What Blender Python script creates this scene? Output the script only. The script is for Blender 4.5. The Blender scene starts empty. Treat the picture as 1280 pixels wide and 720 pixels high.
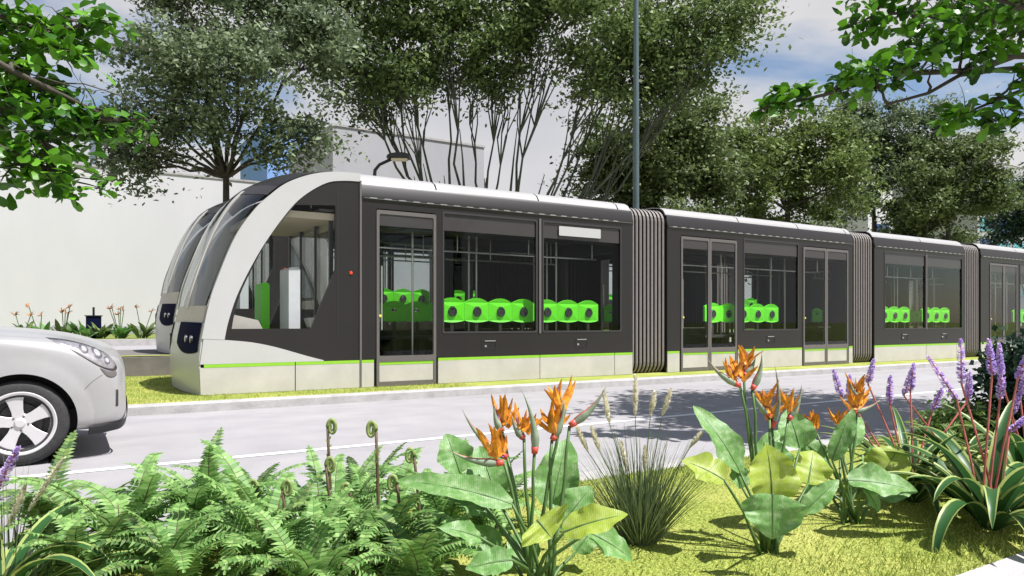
import bpy, bmesh, math, random
import numpy as np
from mathutils import Vector, Matrix
from mathutils.geometry import tessellate_polygon
from mathutils.bvhtree import BVHTree

R = math.radians
sc = bpy.context.scene
col = sc.collection

# ------------------------------------------------------------------ site geometry
EYE = 1.12                       # eye height above the road
F = 900.0                        # focal length in photo pixels (1280 wide)
HY = 403.0                       # horizon row of the photo
TH = math.atan2(900.0, 1454.0)   # bearing of the street
D = Vector((math.cos(TH), math.sin(TH), 0))
M = Vector((-math.sin(TH), math.cos(TH), 0))
O = Vector((-4.28, 9.75, 0))     # near front corner of the first tram


def W(s, t, z=0.0):
    return O + D * s + M * t + Vector((0, 0, z))


def s_at(px, t):
    a = (px - 640) / F
    p = O + M * t
    return (a * p.y - p.x) / (D.x - a * D.y)


def at(px, y, Y):
    return Vector(((px - 640) / F * Y, Y, EYE + (HY - y) * Y / F))


def on_ground(px, y, z=0.1):
    Y = (EYE - z) * F / (y - HY)
    return Vector(((px - 640) / F * Y, Y, z))


# ------------------------------------------------------------------ materials
def new_mat(name):
    m = bpy.data.materials.new(name)
    m.use_nodes = True
    return m, m.node_tree, m.node_tree.nodes['Principled BSDF']


def mat(name, c, rough=0.5, metal=0.0, var=0.12, scale=8.0, bump=0.0, bscale=40.0,
        coat=0.0, spec=0.5, detail=4.0, stretch=None):
    m, nt, b = new_mat(name)
    L = nt.links.new
    b.inputs['Roughness'].default_value = rough
    b.inputs['Metallic'].default_value = metal
    b.inputs['Coat Weight'].default_value = coat
    b.inputs['Coat Roughness'].default_value = 0.05
    b.inputs['Specular IOR Level'].default_value = spec
    tc = nt.nodes.new('ShaderNodeTexCoord')
    src = tc.outputs['Object']
    if stretch:
        mp = nt.nodes.new('ShaderNodeMapping')
        mp.inputs['Scale'].default_value = stretch
        L(src, mp.inputs['Vector'])
        src = mp.outputs['Vector']
    n = nt.nodes.new('ShaderNodeTexNoise')
    n.inputs['Scale'].default_value = scale
    n.inputs['Detail'].default_value = detail
    n.inputs['Roughness'].default_value = 0.65
    L(src, n.inputs['Vector'])
    r = nt.nodes.new('ShaderNodeValToRGB')
    r.color_ramp.elements[0].position = 0.3
    r.color_ramp.elements[1].position = 0.7
    r.color_ramp.elements[0].color = (*[x * (1 - var) for x in c], 1)
    r.color_ramp.elements[1].color = (*[min(1, x * (1 + var)) for x in c], 1)
    L(n.outputs['Fac'], r.inputs['Fac'])
    L(r.outputs['Color'], b.inputs['Base Color'])
    if bump > 0:
        n2 = nt.nodes.new('ShaderNodeTexNoise')
        n2.inputs['Scale'].default_value = bscale
        n2.inputs['Detail'].default_value = 6
        L(src, n2.inputs['Vector'])
        bp = nt.nodes.new('ShaderNodeBump')
        bp.inputs['Strength'].default_value = bump
        bp.inputs['Distance'].default_value = 0.02
        L(n2.outputs['Fac'], bp.inputs['Height'])
        L(bp.outputs['Normal'], b.inputs['Normal'])
    return m


def glass_mat(name, tint, refl=1.0, rough=0.0, base=0.04):
    m = bpy.data.materials.new(name)
    m.use_nodes = True
    nt = m.node_tree
    nt.nodes.clear()
    L = nt.links.new
    out = nt.nodes.new('ShaderNodeOutputMaterial')
    tr = nt.nodes.new('ShaderNodeBsdfTransparent')
    tr.inputs['Color'].default_value = (*tint, 1)
    gl = nt.nodes.new('ShaderNodeBsdfGlossy')
    gl.inputs['Roughness'].default_value = rough
    gl.inputs['Color'].default_value = (refl, refl, refl, 1)
    lw = nt.nodes.new('ShaderNodeLayerWeight')
    lw.inputs['Blend'].default_value = 0.5
    pw = nt.nodes.new('ShaderNodeMath')
    pw.operation = 'POWER'
    pw.inputs[1].default_value = 4.0
    L(lw.outputs['Facing'], pw.inputs[0])
    ma = nt.nodes.new('ShaderNodeMath')
    ma.operation = 'MULTIPLY_ADD'
    ma.inputs[1].default_value = 0.6
    ma.inputs[2].default_value = base
    L(pw.outputs[0], ma.inputs[0])
    mx = nt.nodes.new('ShaderNodeMixShader')
    L(ma.outputs[0], mx.inputs['Fac'])
    L(tr.outputs[0], mx.inputs[1])
    L(gl.outputs[0], mx.inputs[2])
    L(mx.outputs[0], out.inputs['Surface'])
    return m


def leaf_mat(name, c1, c2, trans=0.35, rough=0.5, scale=1.5):
    """leaf surface: every leaf its own tone between c1 and c2, light also passes through"""
    m, nt, b = new_mat(name)
    L = nt.links.new
    g = nt.nodes.new('ShaderNodeNewGeometry')
    tc = nt.nodes.new('ShaderNodeTexCoord')
    n = nt.nodes.new('ShaderNodeTexNoise')
    n.inputs['Scale'].default_value = scale
    n.inputs['Detail'].default_value = 3
    L(tc.outputs['Object'], n.inputs['Vector'])
    a = nt.nodes.new('ShaderNodeMath')
    a.operation = 'ADD'
    L(g.outputs['Random Per Island'], a.inputs[0])
    L(n.outputs['Fac'], a.inputs[1])
    h = nt.nodes.new('ShaderNodeMath')
    h.operation = 'MULTIPLY'
    h.inputs[1].default_value = 0.5
    L(a.outputs[0], h.inputs[0])
    r = nt.nodes.new('ShaderNodeValToRGB')
    r.color_ramp.elements[0].position = 0.2
    r.color_ramp.elements[1].position = 0.8
    r.color_ramp.elements[0].color = (*c1, 1)
    r.color_ramp.elements[1].color = (*c2, 1)
    L(h.outputs[0], r.inputs['Fac'])
    L(r.outputs['Color'], b.inputs['Base Color'])
    b.inputs['Roughness'].default_value = rough
    b.inputs['Specular IOR Level'].default_value = 0.35
    tl = nt.nodes.new('ShaderNodeBsdfTranslucent')
    L(r.outputs['Color'], tl.inputs['Color'])
    mx = nt.nodes.new('ShaderNodeMixShader')
    mx.inputs['Fac'].default_value = trans
    L(b.outputs[0], mx.inputs[1])
    L(tl.outputs[0], mx.inputs[2])
    L(mx.outputs[0], nt.nodes['Material Output'].inputs['Surface'])
    return m


MT = {}
MT['char'] = mat('charcoal_paint', (0.0135, 0.0108, 0.0105), 0.38, var=0.06, scale=2, coat=0.08)
MT['char2'] = mat('charcoal_header', (0.040, 0.035, 0.034), 0.35, var=0.05, scale=2, coat=0.3)
MT['trim'] = mat('grey_trim', (0.15, 0.135, 0.13), 0.4, metal=0.3, var=0.06)
MT['trimdark'] = mat('dark_trim', (0.035, 0.032, 0.034), 0.45, var=0.06)
MT['alu'] = mat('brushed_metal', (0.55, 0.54, 0.53), 0.3, metal=0.8, var=0.06)
MT['white'] = mat('white_paint', (0.46, 0.455, 0.45), 0.35, var=0.03, scale=1.5, coat=0.15)
MT['roof'] = mat('roof_white', (0.31, 0.30, 0.30), 0.5, var=0.04, scale=1.5)
MT['cream'] = mat('cream_skirt_paint', (0.47, 0.445, 0.415), 0.42, var=0.10, scale=2.0, coat=0.1)
MT['lime'] = mat('lime_stripe', (0.24, 0.50, 0.03), 0.4, var=0.05)
MT['navy'] = mat('navy_panel', (0.005, 0.007, 0.030), 0.75, var=0.05, spec=0.05)
MT['gap'] = mat('dark_gap', (0.012, 0.012, 0.013), 0.8, var=0.05)
MT['glass'] = glass_mat('tinted_glass', (0.90, 0.915, 0.91), base=0.008)
MT['wglass'] = glass_mat('windscreen_glass', (0.50, 0.53, 0.55), base=0.05)
MT['clear'] = glass_mat('clear_glass', (0.975, 0.985, 0.98), base=0.008)
MT['lampglass'] = glass_mat('lamp_glass', (0.93, 0.93, 0.94), base=0.10)
MT['seat'] = mat('green_seat_plastic', (0.17, 0.86, 0.03), 0.45, var=0.04, spec=0.3)
MT['floor'] = mat('interior_floor', (0.06, 0.065, 0.09), 0.35, var=0.15)
MT['inner'] = mat('interior_lining', (0.012, 0.011, 0.012), 0.6, var=0.1)
MT['ceil'] = mat('interior_ceiling', (0.05, 0.047, 0.045), 0.5, var=0.1)
MT['beige'] = mat('beige_lining', (0.55, 0.46, 0.36), 0.55, var=0.05)
MT['dash'] = mat('dashboard', (0.50, 0.45, 0.41), 0.55, var=0.06)
MT['cabgrey'] = mat('cabinet_grey', (0.62, 0.62, 0.64), 0.4, var=0.04)
MT['bellow'] = mat('bellows_fabric', (0.20, 0.175, 0.165), 0.6, var=0.12, scale=14)
MT['red'] = mat('red_lens', (0.75, 0.07, 0.02), 0.3, var=0.05)
MT['amber'] = mat('amber_button', (0.75, 0.62, 0.08), 0.3, var=0.05)
MT['rubber'] = mat('tyre_rubber', (0.028, 0.027, 0.028), 0.75, var=0.25, scale=30, bump=0.3, bscale=80)
MT['alloy'] = mat('alloy_wheel', (0.66, 0.64, 0.65), 0.35, metal=0.35, var=0.05)
MT['carpaint'] = mat('pale_silver_car_paint', (0.37, 0.36, 0.36), 0.32, metal=0.25, var=0.02, coat=0.45)
MT['chrome'] = mat('lamp_reflector', (0.42, 0.39, 0.40), 0.3, metal=0.5, var=0.5, scale=11)
MT['black'] = mat('black_plastic', (0.015, 0.015, 0.017), 0.5, var=0.1)
MT['bark'] = mat('bark', (0.060, 0.048, 0.040), 0.85, var=0.4, scale=6, bump=0.6, bscale=25)
MT['barkg'] = mat('mossy_bark', (0.075, 0.085, 0.060), 0.85, var=0.5, scale=2.5, bump=0.5, bscale=20)
MT['poleg'] = mat('galvanised_teal_pole', (0.10, 0.14, 0.15), 0.45, metal=0.4, var=0.1)
MT['lamphead'] = mat('lamp_lens', (0.75, 0.62, 0.38), 0.3, var=0.05)
MT['blackmetal'] = mat('black_metal', (0.014, 0.014, 0.016), 0.45, metal=0.3, var=0.1)


# ------------------------------------------------------------------ mesh builder
class MB:
    def __init__(self):
        self.v, self.f, self.m = [], [], []
        self.mi = 0

    def add(self, vs, fs):
        o = len(self.v)
        self.v.extend([tuple(p) for p in vs])
        for f in fs:
            self.f.append(tuple(i + o for i in f))
            self.m.append(self.mi)

    def box(self, a, b):
        x0, y0, z0 = a
        x1, y1, z1 = b
        self.add([(x0, y0, z0), (x1, y0, z0), (x1, y1, z0), (x0, y1, z0),
                  (x0, y0, z1), (x1, y0, z1), (x1, y1, z1), (x0, y1, z1)],
                 [(0, 3, 2, 1), (4, 5, 6, 7), (0, 1, 5, 4), (1, 2, 6, 5), (2, 3, 7, 6), (3, 0, 4, 7)])

    def prism(self, loops, fn, h0, h1):
        """flat outline (with holes) given in 2-D, extruded from h0 to h1 by fn(a, b, h)"""
        tess = tessellate_polygon([[Vector((p[0], p[1], 0)) for p in lp] for lp in loops])
        pts = [p for lp in loops for p in lp]
        n = len(pts)
        vs = [fn(p[0], p[1], h0) for p in pts] + [fn(p[0], p[1], h1) for p in pts]
        fs = [tuple(t) for t in tess] + [tuple(i + n for i in reversed(t)) for t in tess]
        o = 0
        for lp in loops:
            k = len(lp)
            for i in range(k):
                j = (i + 1) % k
                fs.append((o + i, o + j, o + j + n, o + i + n))
            o += k
        self.add(vs, fs)

    def tube(self, pts, rad, n=8, cap=True):
        pts = [Vector(p) for p in pts]
        if not isinstance(rad, (list, tuple)):
            rad = [rad] * len(pts)
        vs, fs = [], []
        up = None
        for i, p in enumerate(pts):
            d = (pts[min(i + 1, len(pts) - 1)] - pts[max(i - 1, 0)])
            if d.length < 1e-9:
                d = Vector((0, 0, 1))
            d.normalize()
            if up is None:
                up = Vector((0, 0, 1)) if abs(d.z) < 0.9 else Vector((1, 0, 0))
            a = d.cross(up)
            if a.length < 1e-6:
                a = d.cross(Vector((0.3, 1, 0.2)))
            a.normalize()
            b = a.cross(d)
            up = b
            for k in range(n):
                w = 2 * math.pi * k / n
                vs.append(p + (a * math.cos(w) + b * math.sin(w)) * rad[i])
        for i in range(len(pts) - 1):
            for k in range(n):
                k2 = (k + 1) % n
                fs.append((i * n + k, i * n + k2, (i + 1) * n + k2, (i + 1) * n + k))
        if cap:
            fs.append(tuple(range(n - 1, -1, -1)))
            fs.append(tuple((len(pts) - 1) * n + k for k in range(n)))
        self.add(vs, fs)

    def lathe(self, prof, n=32, axis='z', at=(0, 0, 0), closed=False):
        vs, fs = [], []
        k = len(prof)
        for i in range(n):
            w = 2 * math.pi * i / n
            c, s = math.cos(w), math.sin(w)
            for r, h in prof:
                if axis == 'z':
                    p = (r * c, r * s, h)
                elif axis == 'y':
                    p = (r * c, h, r * s)
                else:
                    p = (h, r * c, r * s)
                vs.append((p[0] + at[0], p[1] + at[1], p[2] + at[2]))
        for i in range(n):
            j = (i + 1) % n
            for q in range(k - 1 + (1 if closed else 0)):
                q2 = (q + 1) % k
                fs.append((i * k + q, j * k + q, j * k + q2, i * k + q2))
        self.add(vs, fs)

    def grid(self, rows):
        n = len(rows[0])
        vs = [p for r in rows for p in r]
        fs = []
        for i in range(len(rows) - 1):
            for j in range(n - 1):
                fs.append((i * n + j, i * n + j + 1, (i + 1) * n + j + 1, (i + 1) * n + j))
        self.add(vs, fs)

    def mesh(self, name, mats, smooth=False, recalc=True, sharp=None):
        me = bpy.data.meshes.new(name)
        me.from_pydata(self.v, [], self.f)
        for m in (mats if isinstance(mats, (list, tuple)) else [mats]):
            me.materials.append(m)
        me.polygons.foreach_set('material_index', self.m)
        if recalc:
            bm = bmesh.new()
            bm.from_mesh(me)
            bmesh.ops.recalc_face_normals(bm, faces=bm.faces)
            bm.to_mesh(me)
            bm.free()
        if smooth:
            me.polygons.foreach_set('use_smooth', [True] * len(me.polygons))
            if sharp:
                me.set_sharp_from_angle(angle=R(sharp))
        me.update()
        return me

    def build(self, name, mats, parent=None, smooth=False, recalc=True, sharp=None, bevel=0, loc=None):
        o = bpy.data.objects.new(name, self.mesh(name, mats, smooth, recalc, sharp))
        col.objects.link(o)
        o.parent = parent
        if loc is not None:
            o.location = loc
        if bevel:
            md = o.modifiers.new('bevel', 'BEVEL')
            md.width = bevel
            md.segments = 2
            md.limit_method = 'ANGLE'
            md.angle_limit = R(40)
        return o


def np_obj(name, V, faces4, m, parent=None, loc=None):
    """fast quads: V (n,3), faces4 (k,4)"""
    me = bpy.data.meshes.new(name)
    n, k = len(V), len(faces4)
    me.vertices.add(n)
    me.vertices.foreach_set('co', np.asarray(V, dtype=np.float32).ravel())
    me.loops.add(k * 4)
    me.polygons.add(k)
    me.polygons.foreach_set('loop_start', np.arange(0, 4 * k, 4, dtype=np.int32))
    me.loops.foreach_set('vertex_index', np.asarray(faces4, dtype=np.int32).ravel())
    me.update(calc_edges=True)
    me.materials.append(m)
    o = bpy.data.objects.new(name, me)
    col.objects.link(o)
    o.parent = parent
    if loc is not None:
        o.location = loc
    return o


def tag(o, label, cat, group=None):
    o['label'] = label
    o['category'] = cat
    if group:
        o['group'] = group
    return o


def empty(name, loc, rz=0.0, label=None, cat=None, group=None):
    o = bpy.data.objects.new(name, None)
    o.empty_display_size = 0.2
    col.objects.link(o)
    o.location = loc
    o.rotation_euler = (0, 0, rz)
    if label:
        tag(o, label, cat, group)
    return o


def struct(o):
    o['kind'] = 'structure'
    return o


def copy_tree(o, parent=None):
    c = o.copy()
    col.objects.link(c)
    if parent:
        c.parent = parent
    for ch in list(o.children):
        copy_tree(ch, c)
    return c


# ------------------------------------------------------------------ ground and street
rng = random.Random(7)


def strip(name, s0, s1, prof, m, smooth=False, ds=4.0):
    """profile [(t, z)...] swept along the street"""
    b = MB()
    n = max(2, int((s1 - s0) / ds) + 1)
    rows = []
    for i in range(n):
        s = s0 + (s1 - s0) * i / (n - 1)
        rows.append([W(s, t, z) for t, z in prof])
    b.grid(rows)
    o = b.build(name, m, smooth=smooth, recalc=False)
    # faces must look up
    me = o.data
    if me.polygons[0].normal.z < -0.01 or (abs(me.polygons[0].normal.z) < 0.01 and False):
        me.flip_normals()
    return struct(o)


def lawn_mat(name, c1, c2, dry):
    m, nt, b = new_mat(name)
    L = nt.links.new
    b.inputs['Roughness'].default_value = 0.9
    b.inputs['Specular IOR Level'].default_value = 0.1
    tc = nt.nodes.new('ShaderNodeTexCoord')
    n1 = nt.nodes.new('ShaderNodeTexNoise')
    n1.inputs['Scale'].default_value = 60
    n1.inputs['Detail'].default_value = 8
    n2 = nt.nodes.new('ShaderNodeTexNoise')
    n2.inputs['Scale'].default_value = 1.6
    n2.inputs['Detail'].default_value = 6
    L(tc.outputs['Object'], n1.inputs['Vector'])
    L(tc.outputs['Object'], n2.inputs['Vector'])
    r1 = nt.nodes.new('ShaderNodeValToRGB')
    r1.color_ramp.elements[0].position = 0.35
    r1.color_ramp.elements[1].position = 0.65
    r1.color_ramp.elements[0].color = (*c1, 1)
    r1.color_ramp.elements[1].color = (*c2, 1)
    L(n1.outputs['Fac'], r1.inputs['Fac'])
    r2 = nt.nodes.new('ShaderNodeValToRGB')
    r2.color_ramp.elements[0].position = 0.45
    r2.color_ramp.elements[1].position = 0.72
    L(n2.outputs['Fac'], r2.inputs['Fac'])
    mx = nt.nodes.new('ShaderNodeMix')
    mx.data_type = 'RGBA'
    L(r2.outputs['Color'], mx.inputs['Factor'])
    L(r1.outputs['Color'], mx.inputs['A'])
    mx.inputs['B'].default_value = (*dry, 1)
    L(mx.outputs['Result'], b.inputs['Base Color'])
    bp = nt.nodes.new('ShaderNodeBump')
    bp.inputs['Strength'].default_value = 0.9
    bp.inputs['Distance'].default_value = 0.03
    L(n1.outputs['Fac'], bp.inputs['Height'])
    L(bp.outputs['Normal'], b.inputs['Normal'])
    return m


def road_mat():
    m, nt, b = new_mat('asphalt_pale')
    L = nt.links.new
    b.inputs['Roughness'].default_value = 0.85
    b.inputs['Specular IOR Level'].default_value = 0.25
    tc = nt.nodes.new('ShaderNodeTexCoord')
    mp = nt.nodes.new('ShaderNodeMapping')
    mp.inputs['Rotation'].default_value = (0, 0, -TH)
    L(tc.outputs['Object'], mp.inputs['Vector'])
    fine = nt.nodes.new('ShaderNodeTexNoise')
    fine.inputs['Scale'].default_value = 140
    fine.inputs['Detail'].default_value = 4
    L(mp.outputs['Vector'], fine.inputs['Vector'])
    mp2 = nt.nodes.new('ShaderNodeMapping')
    mp2.inputs['Scale'].default_value = (0.12, 1.3, 1)
    L(mp.outputs['Vector'], mp2.inputs['Vector'])
    lane = nt.nodes.new('ShaderNodeTexNoise')
    lane.inputs['Scale'].default_value = 1.4
    lane.inputs['Detail'].default_value = 5
    L(mp2.outputs['Vector'], lane.inputs['Vector'])
    blot = nt.nodes.new('ShaderNodeTexNoise')
    blot.inputs['Scale'].default_value = 2.2
    blot.inputs['Detail'].default_value = 8
    L(mp.outputs['Vector'], blot.inputs['Vector'])
    r = nt.nodes.new('ShaderNodeValToRGB')
    r.color_ramp.elements[0].position = 0.3
    r.color_ramp.elements[1].position = 0.7
    r.color_ramp.elements[0].color = (0.27, 0.258, 0.268, 1)
    r.color_ramp.elements[1].color = (0.36, 0.345, 0.352, 1)
    a1 = nt.nodes.new('ShaderNodeMath')
    a1.operation = 'MULTIPLY_ADD'
    a1.inputs[1].default_value = 0.5
    L(lane.outputs['Fac'], a1.inputs[0])
    a2 = nt.nodes.new('ShaderNodeMath')
    a2.operation = 'MULTIPLY'
    a2.inputs[1].default_value = 0.5
    L(blot.outputs['Fac'], a2.inputs[0])
    L(a2.outputs[0], a1.inputs[2])
    L(a1.outputs[0], r.inputs['Fac'])
    r2 = nt.nodes.new('ShaderNodeValToRGB')
    r2.color_ramp.elements[0].position = 0.35
    r2.color_ramp.elements[1].position = 0.62
    r2.color_ramp.elements[0].color = (0.80, 0.80, 0.80, 1)
    r2.color_ramp.elements[1].color = (1.08, 1.08, 1.08, 1)
    L(fine.outputs['Fac'], r2.inputs['Fac'])
    mx = nt.nodes.new('ShaderNodeMix')
    mx.data_type = 'RGBA'
    mx.blend_type = 'MULTIPLY'
    mx.inputs['Factor'].default_value = 1
    L(r.outputs['Color'], mx.inputs['A'])
    L(r2.outputs['Color'], mx.inputs['B'])
    L(mx.outputs['Result'], b.inputs['Base Color'])
    bp = nt.nodes.new('ShaderNodeBump')
    bp.inputs['Strength'].default_value = 0.35
    bp.inputs['Distance'].default_value = 0.01
    L(fine.outputs['Fac'], bp.inputs['Height'])
    L(bp.outputs['Normal'], b.inputs['Normal'])
    return m


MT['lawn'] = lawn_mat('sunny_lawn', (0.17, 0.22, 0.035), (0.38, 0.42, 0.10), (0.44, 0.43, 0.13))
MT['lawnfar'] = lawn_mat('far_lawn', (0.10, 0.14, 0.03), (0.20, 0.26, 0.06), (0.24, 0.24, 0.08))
MT['road'] = road_mat()
MT['kerb'] = mat('kerb_concrete', (0.36, 0.345, 0.34), 0.85, var=0.18, scale=5, bump=0.4, bscale=60)
MT['pave'] = mat('pavement_concrete', (0.40, 0.385, 0.38), 0.85, var=0.10, scale=3, bump=0.3, bscale=90)
MT['bed'] = mat('trackbed_side', (0.14, 0.125, 0.115), 0.85, var=0.18, scale=3, bump=0.4, bscale=50)
MT['line'] = mat('road_paint', (0.72, 0.72, 0.72), 0.7, var=0.10, scale=12)

SA, SB = -70.0, 260.0
g = MB()
g.add([(-1500, -400, -0.05), (1500, -400, -0.05), (1500, 2500, -0.05), (-1500, 2500, -0.05)], [(0, 1, 2, 3)])
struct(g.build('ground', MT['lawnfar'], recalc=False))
strip('road', SA, SB, [(-6.83, 0), (-0.85, 0)], MT['road'])
strip('lane_line', SA, SB, [(-4.31, .004), (-4.21, .004)], MT['line'])
strip('kerb', SA, SB, [(-.86, -.05), (-.85, .10), (-.83, .12), (-.70, .124), (-.695, .05)], MT['kerb'])
strip('median_lawn', SA, SB, [(-.70, .118), (0.4, .125), (4.5, .12)], MT['lawn'])
b = MB()
rows = []
for s in (SA, 0, 40, SB):
    rows.append([W(s, t, z) for t, z in ((4.45, -.03), (4.45, .47), (4.47, .49), (8.2, .49), (8.2, .05))])
b.grid(rows)
struct(b.build('raised_track_bed', MT['bed'], recalc=False))
strip('track_bed_verge', SA, SB, [(4.452, .495), (4.75, .497)], MT['lawn'])
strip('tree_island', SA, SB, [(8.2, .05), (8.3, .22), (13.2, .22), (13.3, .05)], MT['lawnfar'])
strip('far_road', SA, SB, [(13.2, .09), (25.0, .10)], MT['road'])
strip('far_kerb', SA, SB, [(24.9, .0), (24.92, .38), (25.3, .385)], MT['kerb'])
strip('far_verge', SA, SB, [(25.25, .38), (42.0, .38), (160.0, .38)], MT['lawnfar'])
strip('bed_kerb', SA, SB, [(-6.70, .05), (-6.705, .12), (-6.82, .12), (-6.84, .10), (-6.845, -.05)][::-1], MT['kerb'])
strip('planting_bed', -14, 40, [(-9.03, .10), (-8.4, .115), (-7.6, .125), (-6.85, .10)][::1], MT['lawn'], smooth=True, ds=1.0)
strip('pavement', SA, SB, [(-13.5, .108), (-9.03, .108), (-9.0, .05)], MT['pave'])


def blade_lawn(name, s0, s1, t0, t1, z, n, h, m, dens_near=None, lab=None):
    r = np.random.default_rng(5)
    s = r.uniform(s0, s1, n)
    t = r.uniform(t0, t1, n)
    base = np.outer(s, np.array(D)) + np.outer(t, np.array(M)) + np.array(O)
    base[:, 2] = z
    keep = (base[:, 1] > 2.3) & (np.abs(base[:, 0]) < base[:, 1] * 0.78)
    base = base[keep]
    n = len(base)
    a = r.uniform(0, 2 * np.pi, n)
    w = r.uniform(.0013, .0028, n)
    hh = r.uniform(.4, 1, n) * h
    lean = r.uniform(-1, 1, (n, 2)) * h * .42
    sx, sy = np.cos(a) * w, np.sin(a) * w
    V = np.zeros((n, 4, 3))
    V[:, 0] = base + np.c_[-sx, -sy, np.zeros(n)]
    V[:, 1] = base + np.c_[sx, sy, np.zeros(n)]
    mid = base + np.c_[lean * .6, hh * .7]
    V[:, 2] = mid + np.c_[sx * .8, sy * .8, np.zeros(n)]
    V[:, 3] = base + np.c_[lean * 1.3, hh]
    Fc = np.arange(n * 4).reshape(n, 4)
    o = np_obj(name, V.reshape(-1, 3), Fc, m)
    o['kind'] = 'stuff'
    o['label'] = lab
    o['category'] = 'grass'
    return o


MT['blade'] = leaf_mat('grass_blade', (0.19, 0.27, 0.04), (0.56, 0.60, 0.17), 0.35, 0.7, 3)
blade_lawn('bed_grass', -9.5, 3.0, -9.03, -6.86, .10, 150000, .034, MT['blade'],
           lab='short yellow green turf of the planting bed beside the road')
blade_lawn('median_grass', -6, 4, -.68, 4.3, .115, 70000, .04, MT['blade'],
           lab='short yellow green turf around the tram nose')


# ------------------------------------------------------------------ tram
LW = 2.65
Z0 = 0.12            # tram root height above the road; all z below are given above the road


def smooth_curve(pts, n=8):
    """Catmull-Rom through 2-D points"""
    out = []
    for i in range(len(pts) - 1):
        p0 = pts[max(i - 1, 0)]
        p1, p2 = pts[i], pts[i + 1]
        p3 = pts[min(i + 2, len(pts) - 1)]
        for k in range(n):
            u = k / n
            out.append(tuple(0.5 * ((2 * p1[j]) + (-p0[j] + p2[j]) * u + (2 * p0[j] - 5 * p1[j] + 4 * p2[j] - p3[j]) * u * u
                                    + (-p0[j] + 3 * p1[j] - 3 * p2[j] + p3[j]) * u ** 3) for j in range(len(p1))))
    out.append(tuple(pts[-1]))
    return out


def rect(a0, a1, b0, b1):
    return [(a0, b0), (a1, b0), (a1, b1), (a0, b1)]


def rrect(a0, a1, b0, b1, r=0.05, n=4):
    out = []
    for cx, cy, st in ((a1 - r, b0 + r, -90), (a1 - r, b1 - r, 0), (a0 + r, b1 - r, 90), (a0 + r, b0 + r, 180)):
        for k in range(n + 1):
            w = R(st + 90 * k / n)
            out.append((cx + r * math.cos(w), cy + r * math.sin(w)))
    return out


ZB, ZG0, ZG1, ZD, ZW0, ZW1, ZH, ZC = .128, .50, .545, .55, .96, 2.62, 2.93, 3.27

# one shared seat
sb = MB()
wv = .233
top = [(-wv + 2 * wv * k / 8, 1.15 - .03 * math.sin(math.pi * k / 8)) for k in range(9)] + [(wv, 1.45)]
for k in range(9):
    a = k / 8
    top.append((wv - 2 * wv * a, 1.46 + .075 * math.sin(math.pi * a)))
top.append((-wv, 1.45))
ring = [(.055 * math.cos(w), 1.36 + .035 * math.sin(w)) for w in [2 * math.pi * k / 12 for k in range(12)]]
sb.prism([top, ring], lambda a, c, h: (a, h + .018 * (abs(a) / wv) ** 2, c - Z0), 0, .05)
sb.mi = 1
sb.box((-wv, .0, .80 - Z0), (wv, .44, .86 - Z0))
sb.box((-.03, .02, .86 - Z0), (.03, .06, 1.15 - Z0))
sb.lathe([(.052, -.008), (.075, -.012), (.085, .0), (.075, .012), (.052, .012)], 16, 'y', (0, -.004, 1.30 - Z0))
sb.lathe([(.0, -.006), (.052, -.006)], 16, 'y', (0, -.002, 1.285 - Z0))
sb.box((-.06, .12, .36 - Z0), (.06, .3, .80 - Z0))
SEAT_ME = sb.mesh('seat', [MT['seat'], MT['trimdark']], recalc=True)


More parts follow.
